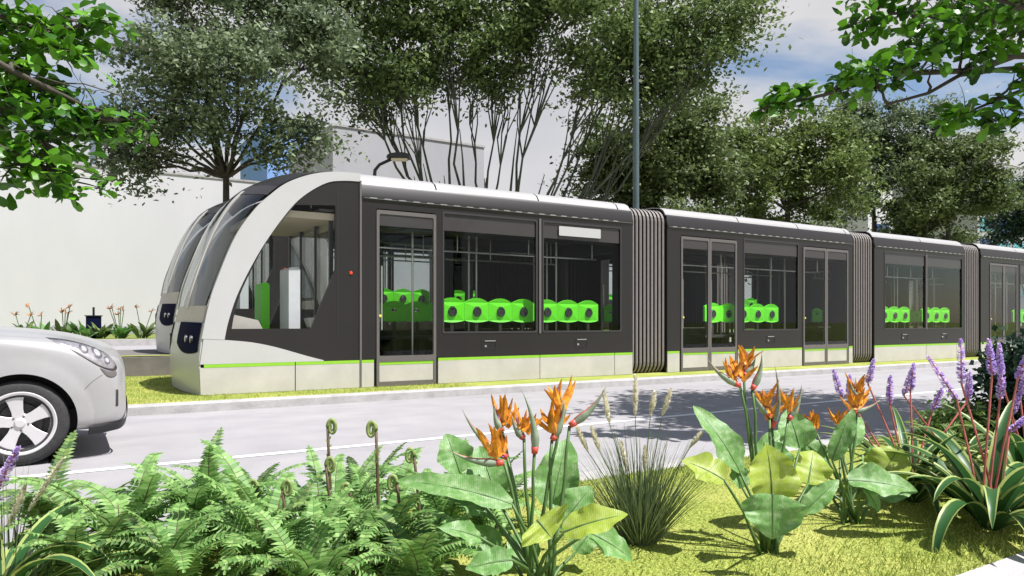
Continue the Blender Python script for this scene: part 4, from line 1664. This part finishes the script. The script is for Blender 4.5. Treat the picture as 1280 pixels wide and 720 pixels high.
def fern(px, Y, nf, hgt, seed, label, heads=()):
    rnd = random.Random(seed)
    base = Vector(((px - 640) / F * Y, Y, .11))
    root = empty('fern', base, 0, label, 'fern', 'ferns along the front of the planting bed')
    for k in range(nf):
        yaw = 2 * math.pi * k / nf + rnd.uniform(-.3, .3)
        ln = hgt * rnd.uniform(.85, 1.25)
        frond(root, yaw, ln, R(rnd.uniform(68, 88)), R(rnd.uniform(45, 150)), rnd, rnd.uniform(.065, .095), 30, LF if rnd.random() < .75 else LFD,
              (rnd.uniform(-.04, .04), rnd.uniform(-.04, .04), 0), rnd.uniform(-.5, .5))
    for k in range(nf // 2):
        frond(root, rnd.uniform(0, 6.28), hgt * rnd.uniform(.5, .8), R(rnd.uniform(25, 60)), R(rnd.uniform(40, 100)), rnd, .06, 24, LF if rnd.random() < .5 else LFD,
              (rnd.uniform(-.05, .05), rnd.uniform(-.05, .05), 0))
    for k in range(2):
        frond(root, math.pi + rnd.uniform(-.7, .7) if k else rnd.uniform(-.6, .6), hgt * rnd.uniform(1.35, 1.6), R(rnd.uniform(80, 92)), R(rnd.uniform(250, 330)), rnd, .06, 40, LF, (rnd.uniform(-.05, .05), rnd.uniform(-.04, .04), 0))
    for hx, hy in heads:
        top = at(hx, hy, Y) - base
        fx = top.x + rnd.uniform(.0, .06)
        fiddlehead(root, (fx, rnd.uniform(-.05, .05), 0), top.z, (top.x - fx, 0), rnd)
    return root


FERNS = [
    (70, 3.15, 13, .50, 'fern at the left end of the row, below the car wheel', ()),
    (165, 2.95, 14, .58, 'fern with a tall curled frond in front of the car nose', ()),
    (255, 3.15, 14, .55, 'fern in the third place from the left of the row', ((318, 612),)),
    (330, 2.85, 13, .56, 'fern with a reddish scroll left of the two tall scrolls', ((335, 650), (300, 625), (352, 612))),
    (415, 3.05, 14, .54, 'fern carrying the tallest pair of rolled young shoots', ((406, 536), (410, 580), (440, 612))),
    (480, 2.95, 13, .52, 'fern with a single rolled shoot, midway along the row', ((472, 536), (495, 606), (412, 640))),
    (548, 3.15, 12, .54, 'fern just left of the nearest orange flowers', ((518, 570),)),
    (610, 3.4, 11, .46, 'fern tucked behind the nearest orange flowers', ()),
    (215, 2.6, 13, .44, 'low fern at the bottom edge, below the third of the row', ()),
    (390, 2.58, 13, .44, 'low fern at the bottom edge under the tallest rolled shoots', ()),
    (520, 2.62, 12, .42, 'low fern at the bottom edge beside the nearest orange flowers', ()),
    (110, 2.62, 12, .42, 'low fern at the bottom left edge beside the strap leaves', ()),
    (300, 3.5, 12, .42, 'fern of the back line next to the kerb, left half', ()),
    (450, 3.55, 12, .42, 'fern of the back line next to the kerb, right half', ()),
]
for i, (px, Y, n, h, lab, hd) in enumerate(FERNS):
    fern(px, Y, n, h, 100 + i, lab, hd)


def paddle(parent, p0, tip_base, ldir, length, width, m, rnd, face=None, name='leaf'):
    """a stalked paddle leaf: petiole from p0 to tip_base, blade of given length along ldir"""
    p0, tb_ = Vector(p0), Vector(tip_base)
    d = Vector(ldir).normalized()
    mb = MB()
    mid = p0.lerp(tb_, .55) + Vector((0, 0, .02)) - d * .015
    mb.tube([p0, p0.lerp(mid, .5), mid, mid.lerp(tb_, .6), tb_], [.0085, .008, .007, .006, .005], 7)
    nrm = Vector(face) if face else Vector((0, -.35, 1))
    nrm = (nrm - d * nrm.dot(d)).normalized()
    sd = d.cross(nrm)
    mb.mi = 1
    rows = []
    N = 20
    wob = rnd.uniform(0, 6)
    for i in range(N + 1):
        u = i / N
        w = width * .5 * (math.sin(math.pi * (u ** .85 * .95 + .05)) ** .7) * (1.05 - .12 * u) * (1 + .05 * math.sin(wob * 2 + 17 * u))
        if i == N:
            w = .002
        c = tb_ + d * length * u - nrm * length * .28 * u * u
        rw = []
        for v in (-1, -.66, -.33, 0, .33, .66, 1):
            wave = w * abs(v) ** 2 * (.20 * math.sin(wob + 11 * u + (2 if v > 0 else 0)) + .07 * math.sin(wob + 31 * u))
            rw.append(c + sd * w * v + nrm * (w * .30 * abs(v) ** 1.3 - .02 * w + wave))
        rows.append(rw)
    mb.grid(rows)
    mb.mi = 2
    mb.tube([tb_ + d * length * u - nrm * (length * .28 * u * u + .001) for u in (0, .25, .5, .75, .97)], [.005, .004, .003, .002, .001], 5, cap=False)
    return mb.build(name, [MT['stalk'], m, MT['stalk']], parent, smooth=True, recalc=False)


def beak(mb, p, d, length, r0, up):
    d = Vector(d).normalized()
    pts, rad = [], []
    for i in range(9):
        u = i / 8
        pts.append(Vector(p) + d * length * u + Vector(up) * length * (u * u - u) * .35)
        rad.append(max(.0008, r0 * (.62 + 1.6 * u if u < .25 else 1.02 * (1 - (u - .25) / .75) ** 1.15 + .02)))
    mb.mi = 0
    mb.tube(pts, rad, 8)
    mb.mi = 1
    mb.tube([q + Vector(up) * r_ * .80 for q, r_ in zip(pts, rad)][1:], [r_ * .34 for r_ in rad][1:], 6)
    mb.tube(pts[:2], [r_ * 1.14 for r_ in rad[:2]], 8)


def petal(mb, p, d, length, width, side):
    d = Vector(d).normalized()
    s = Vector(side)
    s = (s - d * s.dot(d)).normalized()
    n = d.cross(s)
    rows = []
    for i in range(6):
        u = i / 5
        w = width * (math.sin(math.pi * (.15 + .80 * u)) ** .8) * (1 - .5 * u)
        c = Vector(p) + d * length * u + n * length * .10 * math.sin(2.5 * u)
        rows.append([c - s * w + n * w * .5, c, c + s * w + n * w * .5])
    mb.grid(rows)


def bird_flower(parent, p0, head, bdir, blen, fans, rnd, size=1.0):
    """stalk from p0 to head; beak along bdir; fans of orange sepals rising from it"""
    p0, head = Vector(p0), Vector(head)
    mb = MB()
    mb.tube(curve_pts(p0, head, 0, 6, rnd, .012), [.0085, .008, .0075, .007, .0065, .006, .006], 8)
    st = mb.build('flower_stalk', MT['stalk'], parent, smooth=True, recalc=False)
    mb = MB()
    bd = Vector(bdir).normalized()
    upv = Vector((0, 0, 1)) - bd * bd.z
    if upv.length < .2:
        upv = Vector((-.7, 0, .3))
    beak(mb, head, bd, blen, .0155 * size, upv.normalized())
    mb.build('beak', [MT['beak'], MT['beakred']], parent, smooth=True, recalc=False)
    if fans:
        mb = MB()
        for k in range(fans):
            b0 = head + bd * blen * (.05 + .22 * k / max(1, fans)) + Vector((0, 0, .006))
            for q in range(5):
                a = rnd.uniform(-.9, .9)
                e = rnd.uniform(.3, 1.25)
                dd = Vector((math.sin(a) * math.cos(e) * 1.2, rnd.uniform(-.5, .3), math.sin(e) + .25))
                petal(mb, b0 + Vector((rnd.uniform(-.02, .02), rnd.uniform(-.015, .015), rnd.uniform(0, .035))) * size, dd, rnd.uniform(.045, .12) * size, rnd.uniform(.010, .019) * size, (1, rnd.uniform(-.6, .6), rnd.uniform(-.4, .4)))
        mb.mi = 1
        petal(mb, head + Vector((0, 0, .02)), bd + Vector((0, 0, .8)), .10 * size, .006, (0, 1, 0))
        mb.build('sepals', [MT['orange'], MT['violet']], parent, recalc=False)


def bop(px, y, label, leaves, flowers, seed, zg=.11):
    """leaves: (px, y of blade base, px, y of blade tip, width px, facing tone, dY); flowers: (px, y head, px, y beak tip, fans, dY)"""
    rnd = random.Random(seed)
    base = on_ground(px, y, zg)
    Y = base.y
    root = empty('bird_of_paradise_plant', base, 0, label, 'flowering plant', 'bird of paradise plants in the planting bed')
    for (x0, y0, x1, y1, w, tone, dY) in leaves:
        a, c = at(x0, y0, Y + dY) - base, at(x1, y1, Y + dY * 1.25) - base
        d = c - a
        d.y += rnd.uniform(-.03, .03)
        f = (rnd.uniform(-.2, .2), -.75, .8)
        paddle(root, (rnd.uniform(-.06, .06), rnd.uniform(-.05, .05), 0), a, d, d.length, w * Y / F, LPY if tone == 'y' else LPD, rnd, f)
    for (x0, y0, x1, y1, fans, dY) in flowers:
        a, c = at(x0, y0, Y + dY) - base, at(x1, y1, Y + dY) - base
        bird_flower(root, (rnd.uniform(-.05, .05), rnd.uniform(-.04, .04), 0), a, c - a, (c - a).length, fans, rnd, 1.0)
    return root


bop(672, 742, 'nearest bird of paradise plant, two big orange blooms and a red tipped beak between',
    [(640, 630, 505, 578, 40, 'g', -.05), (575, 590, 560, 540, 48, 'g', .15), (620, 620, 600, 555, 62, 'g', .2), (690, 635, 706, 545, 62, 'g', .25), (600, 672, 560, 650, 26, 'g', -.2),
     (672, 650, 690, 670, 70, 'y', -.1), (705, 665, 775, 632, 40, 'y', -.15), (700, 660, 735, 605, 55, 'g', .15), (735, 665, 800, 695, 40, 'g', -.1), (640, 700, 585, 705, 34, 'g', -.25),
     (665, 705, 640, 665, 44, 'g', .2), (625, 690, 575, 655, 42, 'g', .15), (720, 690, 745, 650, 40, 'g', .2), (610, 640, 560, 600, 45, 'g', .2)],
    [(634, 572, 578, 512, 0, .05), (630, 578, 560, 562, 3, 0), (668, 567, 652, 487, 0, 0), (712, 532, 758, 482, 0, .05), (690, 550, 705, 500, 4, .1), (628, 540, 618, 505, 2, .15), (655, 548, 640, 520, 2, .1), (702, 520, 700, 495, 2, .12)], 1)
bop(962, 690, 'bird of paradise plant with pale paddle leaves, standing on open turf',
    [(905, 600, 862, 570, 46, 'y', -.05), (965, 625, 968, 560, 64, 'y', -.15), (966, 618, 968, 672, 68, 'g', -.3), (925, 590, 885, 502, 44, 'g', .1), (1000, 560, 985, 510, 50, 'g', .25), (1010, 605, 1022, 560, 50, 'y', .2),
     (985, 590, 960, 545, 34, 'g', .3), (928, 610, 918, 575, 28, 'g', .1), (1005, 640, 1050, 598, 26, 'g', -.1), (940, 575, 1000, 522, 30, 'g', .35)],
    [(925, 482, 884, 448, 3, 0), (940, 487, 952, 440, 0, 0), (965, 535, 968, 455, 2, .15), (962, 520, 940, 485, 2, .15), (985, 525, 1002, 480, 2, .1), (930, 470, 945, 445, 2, .02)], 2)
bop(1062, 655, 'bird of paradise plant with a broad horizontal leaf, next to the striped strap leaves',
    [(1060, 600, 1150, 600, 40, 'g', -.2), (1100, 600, 1120, 555, 55, 'y', .1), (1080, 610, 1110, 640, 24, 'g', -.2), (1040, 575, 1060, 520, 22, 'g', -.1), (1050, 565, 1068, 510, 22, 'g', 0), (1020, 590, 1012, 540, 40, 'g', .2),
     (1085, 590, 1125, 565, 46, 'g', .15), (1050, 560, 1085, 515, 34, 'g', .3), (1030, 610, 1005, 615, 24, 'g', .1), (1095, 620, 1140, 608, 30, 'g', 0)],
    [(1065, 515, 1100, 500, 3, .1), (1020, 540, 1000, 525, 2, .2), (1050, 540, 1055, 515, 2, .25), (1075, 500, 1062, 475, 2, .15)], 3)


def reed_clump(px, y, label, seed, n, h, spread, plumes, dens=1.0):
    rnd = random.Random(seed)
    base = on_ground(px, y, .11)
    root = empty('ornamental_grass', base, 0, label, 'ornamental grass', 'clumps of ornamental grass in the bed')
    mb = MB()
    for k in range(n):
        a = rnd.uniform(0, 6.283)
        r0 = rnd.random() ** .5 * .08
        ln = h * rnd.uniform(.55, 1.1)
        line = arc((math.cos(a) * r0, math.sin(a) * r0, 0), a + rnd.uniform(-.6, .6), ln, R(90 - rnd.random() ** 1.3 * spread), R(rnd.uniform(2, 28)), 7)
        w = rnd.uniform(.0022, .0042)
        sd = Vector((math.cos(a + 1.57), math.sin(a + 1.57), 0)) if rnd.random() < .5 else Vector((1, 0, 0))
        mb.grid([[q - sd * w * (1 - i / 7.3), q + sd * w * (1 - i / 7.3)] for i, q in enumerate(line)])
    mb.build('blades', MT['reed'], root, recalc=False)
    for (hx, hy, hx2, hy2) in plumes:
        a, c = at(hx, hy, base.y) - base, at(hx2, hy2, base.y) - base
        mb = MB()
        mb.tube([(rnd.uniform(-.05, .05), rnd.uniform(-.04, .04), 0), a * .5 + Vector((0, 0, .03)), a, c], [.003, .0026, .002, .001], 5)
        mb.mi = 1
        for k in range(240):
            u = rnd.random()
            q = a.lerp(c, u)
            an = rnd.uniform(0, 6.283)
            wd = .016 * math.sin(math.pi * (.12 + .8 * u)) + .003
            t_ = (c - a).normalized()
            d = Vector((math.cos(an), math.sin(an), 0)) * wd + t_ * .018
            s_ = Vector((-math.sin(an), math.cos(an), 0)) * .0042
            mb.add([q - s_, q + d * .6 - s_, q + d, q + s_], [(0, 1, 2, 3)])
        mb.build('seed_plume', [MT['stalk'], MT['plume']], root, recalc=False)
    return root


reed_clump(800, 678, 'clump of fine upright grass with cream plumes between the orange flowering plants', 21, 560, .52, 46,
           [(794, 520, 794, 470), (762, 530, 755, 490), (813, 520, 818, 492), (828, 520, 838, 488), (735, 565, 722, 535), (750, 565, 740, 535), (862, 560, 876, 541), (784, 590, 776, 552), (806, 590, 806, 560)])
reed_clump(12, 745, 'loose grass at the lower left corner with one tan seed head', 22, 60, .50, 60, [(35, 640, 78, 575), (10, 660, 30, 610)])


def strap_plant(px, y, label, seed, nl, h, wd, spikes, zg=.11, group='striped strap leaved plants at the right', dark=True):
    rnd = random.Random(seed)
    base = on_ground(px, y, zg)
    root = empty('strap_leaf_plant', base, 0, label, 'flowering plant', group)
    for k in range(nl):
        a = 2 * math.pi * k / nl * 2.4 + rnd.uniform(-.2, .2)
        f = k / nl
        rise = R(82 - 45 * f + rnd.uniform(-6, 6))
        ln = h * rnd.uniform(.85, 1.15)
        N = 14
        line = arc((math.cos(a) * .03, math.sin(a) * .03, 0), a, ln, rise, R(rnd.uniform(45, 150)), N)
        mb = MB()
        cen, e1, e2 = [], [], []
        for i, q in enumerate(line):
            u = i / N
            w = wd * (.55 + .9 * math.sin(math.pi * min(1, u * .8 + .1))) * (1 - u) ** .45 * .62 + .0008
            sd = Vector((-math.sin(a), math.cos(a), 0))
            d = (line[min(i + 1, N)] - line[max(i - 1, 0)]).normalized()
            up = d.cross(sd) * -1
            if up.z < 0:
                up = -up
            cen.append([q - sd * w * .72 + up * w * .30, q, q + sd * w * .72 + up * w * .30])
            e1.append([q - sd * w * 1.0 + up * w * .46, q - sd * w * .72 + up * w * .30])
            e2.append([q + sd * w * .72 + up * w * .30, q + sd * w * 1.0 + up * w * .46])
        mb.grid(cen)
        mb.mi = 1
        mb.grid(e1)
        mb.grid(e2)
        mb.build('leaf', [MT['strap'], MT['strapedge']], root, smooth=True, recalc=False)
    for (x0, y0, x1, y1, dY) in spikes:
        a, c = at(x0, y0, base.y + dY) - base, at(x1, y1, base.y + dY) - base
        mb = MB()
        s0 = Vector((rnd.uniform(-.05, .05), rnd.uniform(-.04, .04), .02))
        mb.tube([s0, s0.lerp(a, .5) + Vector((0, 0, .02)), a, c], [.006, .0055, .005, .002], 7)
        mb.mi = 1
        L = (c - a).length
        t_ = (c - a).normalized()
        for k in range(150):
            u = rnd.random()
            q = a.lerp(c, u)
            an = rnd.uniform(0, 6.283)
            wdt = .020 * (1 - u) ** .4 * (.5 + .5 * min(1, u * 6)) + .002
            d = Vector((math.cos(an), math.sin(an), 0)) * wdt + t_ * .006
            s_ = Vector((-math.sin(an), math.cos(an), 0)) * .0065
            mb.add([q, q + d - s_ + t_ * .002, q + d * 1.25 + t_ * .004, q + d + s_ - t_ * .003], [(0, 1, 2, 3)])
        mb.build('flower_spike', [MT['redstem'], MT['lilac']], root, recalc=False)
    return root


strap_plant(1238, 662, 'large striped strap leaf plant in front, at the right edge, with lilac spikes', 31, 34, .74, .056,
            [(1196, 500, 1160, 445, .1), (1240, 470, 1236, 425, .1), (1202, 480, 1201, 425, .15), (1250, 500, 1253, 455, .1), (1272, 475, 1285, 440, .05), (1262, 540, 1283, 520, .1)])
strap_plant(1140, 628, 'striped strap leaf plant of finer leaves behind the broad leaf', 32, 34, .66, .036,
            [(1085, 480, 1092, 450, .2), (1138, 490, 1142, 455, .15), (1112, 505, 1113, 470, .1), (1052, 498, 1042, 463, .2), (1062, 500, 1062, 470, .2), (1165, 515, 1178, 485, .1), (1210, 500, 1212, 465, .2)])
strap_plant(1290, 632, 'striped strap leaf plant cut off by the right edge, behind the large one', 33, 26, .72, .05,
            [(1250, 470, 1249, 430, .1), (1275, 495, 1290, 445, .1), (1263, 520, 1276, 488, .1)])
strap_plant(-6, 770, 'broad bright strap leaves with a purple spike at the lower left corner', 34, 13, .50, .045, [(-5, 615, 22, 560, .1)],
            group='strap leaved plant at the left')
strap_plant(1205, 600, 'small strap leaf plant deep in the group behind the right hand plants', 35, 22, .52, .034, [(1130, 495, 1140, 460, .1)])


# bushes
def bush(name, label, base, rx, rz, n, ls, m, seed):
    r = np.random.default_rng(seed)
    rnd = random.Random(seed)
    root = empty(name, base, 0, label, 'bush')
    tb = MB()
    C = []
    for k in range(26):
        d = Vector((rnd.gauss(0, 1), rnd.gauss(0, 1), rnd.gauss(0, 1) + .2)).normalized() * rnd.uniform(.4, 1)
        p = Vector((d.x * rx, d.y * rx, rz + d.z * rz * .95))
        tb.tube(curve_pts((0, 0, 0), p, .04, 4, rnd, .04), [.02, .016, .012, .008, .004], 5, cap=False)
        C.append(r.normal(size=(n // 26, 3)) * rx * .24 + np.array(p))
    C = np.concatenate(C)
    C[:, 2] = np.abs(C[:, 2])
    V, Fq = leaf_cloud(C, ls * r.uniform(.6, 1.3, len(C)), r, 1.7)
    tb.build('stems', MT['bark'], root, smooth=True, recalc=False)
    np_obj('foliage', V, Fq, m, root)
    return root


bush('bush', 'dark teal rounded bush at the right edge between bed and tram', on_ground(1292, 555, .1) + Vector((0, 0, 0)), .40, .46, 5200, .055, LM4, 81)
bush('bush', 'low bright green bush behind the lilac spikes', on_ground(1205, 552, .1), .30, .15, 2600, .045,
     leaf_mat('bright_bush_leaf', (0.10, 0.20, 0.04), (0.30, 0.40, 0.14), .35, .5, 5), 82)


# planting along the far verge in front of the white building
def far_plant(px, seed, label, flowers):
    rnd = random.Random(seed)
    t = 27.3
    base = W(s_at(px, t), t, .38)
    root = empty('verge_plant', base, 0, label, 'plant', 'plants along the white building')
    mb = MB()
    for k in range(16):
        a = rnd.uniform(0, 6.28)
        line = arc((rnd.uniform(-.25, .25), 0, 0), a, rnd.uniform(.6, 1.0), R(rnd.uniform(40, 80)), R(rnd.uniform(10, 60)), 6)
        sd = Vector((-math.sin(a), math.cos(a), .25))
        mb.grid([[q - sd * .13 * math.sin(math.pi * min(1, .06 + .94 * (i / 6) ** 1.4)), q, q + sd * .13 * math.sin(math.pi * min(1, .06 + .94 * (i / 6) ** 1.4))] for i, q in enumerate(line)])
    mb.build('leaves', LM3 if seed % 2 else LPD, root, smooth=True, recalc=False)
    mb = MB()
    for k in range(flowers):
        top = Vector((rnd.uniform(-.45, .45), rnd.uniform(-.2, .2), rnd.uniform(1.05, 1.45)))
        mb.mi = 1
        mb.tube([(rnd.uniform(-.1, .1), 0, 0), top * .5, top], .018, 5)
        mb.mi = 0
        for q in range(6):
            petal(mb, top, (rnd.uniform(-1, 1), rnd.uniform(-.4, .4), rnd.uniform(-.1, .9)), rnd.uniform(.14, .26), .05, (0, 1, .3))
    if flowers:
        mb.build('blooms', [mat('dull_orange', (.30, .13, .04), .6), MT['stalk']], root, recalc=False)
    return root


far_plant(80, 1, 'orange flowered plant behind the car bonnet', 4)
far_plant(150, 2, 'orange flowered plant right of the dark box', 5)
far_plant(178, 3, 'leafy plant nearest the second tram on the far verge', 2)
far_plant(50, 4, 'leafy plant with drooping dark blooms at the far left of the verge', 2)
far_plant(28, 5, 'leftmost low plant of the verge planting', 2)
far_plant(103, 6, 'low leafy plant left of the dark box', 0)
far_plant(128, 7, 'low leafy plant in front of the dark box', 0)
hb = W(s_at(117, 28.2), 28.2, .38)
ub = empty('utility_box', hb, TH, 'dark utility box with a short stub pole among the verge plants', 'utility box')
b = MB()
b.box((-.31, -.2, 0), (.31, .2, 1.02))
b.build('cabinet', MT['navy'], ub, bevel=.02)
b = MB()
b.box((-.36, -.24, 1.022), (.36, .24, 1.07))
b.build('lid', MT['blackmetal'], ub)
b = MB()
b.tube([(0, 0, 1.07), (0, 0, 1.45)], .05, 10)
b.build('stub_pole', MT['blackmetal'], ub, smooth=True, sharp=40)

# ------------------------------------------------------------------ sky, sun, camera
SUN_EL = R(61)
to_sun = Vector((.94, -.34, 0)).normalized()
w = bpy.data.worlds.new('World')
sc.world = w
w.use_nodes = True
nt = w.node_tree
L = nt.links.new
bg = nt.nodes['Background']
sky = nt.nodes.new('ShaderNodeTexSky')
sky.sky_type = 'NISHITA'
sky.sun_disc = False
sky.sun_elevation = SUN_EL
sky.sun_rotation = math.atan2(to_sun.x, to_sun.y)
sky.air_density = 1.0
sky.dust_density = 0.6
tc = nt.nodes.new('ShaderNodeTexCoord')
mp = nt.nodes.new('ShaderNodeMapping')
mp.inputs['Scale'].default_value = (1.0, 1.0, 2.2)
mp.inputs['Location'].default_value = (5.90, 3.25, 1.95)
L(tc.outputs['Generated'], mp.inputs['Vector'])
n1 = nt.nodes.new('ShaderNodeTexNoise')
n1.inputs['Scale'].default_value = 2.3
n1.inputs['Detail'].default_value = 7
n1.inputs['Roughness'].default_value = .52
n1.inputs['Distortion'].default_value = .25
L(mp.outputs['Vector'], n1.inputs['Vector'])
rp = nt.nodes.new('ShaderNodeValToRGB')
rp.color_ramp.elements[0].position = .33
rp.color_ramp.elements[1].position = .445
L(n1.outputs['Fac'], rp.inputs['Fac'])
n2 = nt.nodes.new('ShaderNodeTexNoise')
n2.inputs['Scale'].default_value = 3.5
n2.inputs['Detail'].default_value = 6
L(mp.outputs['Vector'], n2.inputs['Vector'])
cr_ = nt.nodes.new('ShaderNodeValToRGB')
cr_.color_ramp.elements[0].position = .3
cr_.color_ramp.elements[1].position = .7
cr_.color_ramp.elements[0].color = (4.5, 4.6, 5.0, 1)
cr_.color_ramp.elements[1].color = (5.8, 5.7, 5.75, 1)
L(n2.outputs['Fac'], cr_.inputs['Fac'])
mx = nt.nodes.new('ShaderNodeMix')
mx.data_type = 'RGBA'
sx = nt.nodes.new('ShaderNodeSeparateXYZ')
L(tc.outputs['Generated'], sx.inputs[0])
mr = nt.nodes.new('ShaderNodeMapRange')
mr.inputs['From Min'].default_value = .40
mr.inputs['From Max'].default_value = .75
mr.inputs['To Min'].default_value = 1.0
mr.inputs['To Max'].default_value = .12
L(sx.outputs['Z'], mr.inputs['Value'])
mm = nt.nodes.new('ShaderNodeMath')
mm.operation = 'MULTIPLY'
L(rp.outputs['Color'], mm.inputs[0])
L(mr.outputs['Result'], mm.inputs[1])
L(mm.outputs[0], mx.inputs['Factor'])
L(sky.outputs['Color'], mx.inputs['A'])
L(cr_.outputs['Color'], mx.inputs['B'])
L(mx.outputs['Result'], bg.inputs['Color'])
bg.inputs['Strength'].default_value = .078

sl = bpy.data.lights.new('sun', 'SUN')
sl.energy = 5.0
sl.angle = R(.53)
sl.color = (1.0, .98, .955)
so = bpy.data.objects.new('sun', sl)
col.objects.link(so)
sv = Vector((to_sun.x * math.cos(SUN_EL), to_sun.y * math.cos(SUN_EL), math.sin(SUN_EL)))
so.rotation_euler = sv.to_track_quat('Z', 'Y').to_euler()

cd_ = bpy.data.cameras.new('camera')
co_ = bpy.data.objects.new('camera', cd_)
col.objects.link(co_)
co_.location = (0, 0, EYE)
co_.rotation_euler = (R(90), 0, 0)
cd_.sensor_width = 36
cd_.lens = 36 * F / 1280
cd_.shift_y = (HY - 360) / 1280
cd_.clip_start = .05
cd_.clip_end = 5000
sc.camera = co_

sc.view_settings.view_transform = 'Standard'
sc.view_settings.look = 'None'
sc.view_settings.exposure = .75
sc.view_settings.gamma = 1
sc.cycles.transparent_max_bounces = 24
sc.cycles.max_bounces = 8
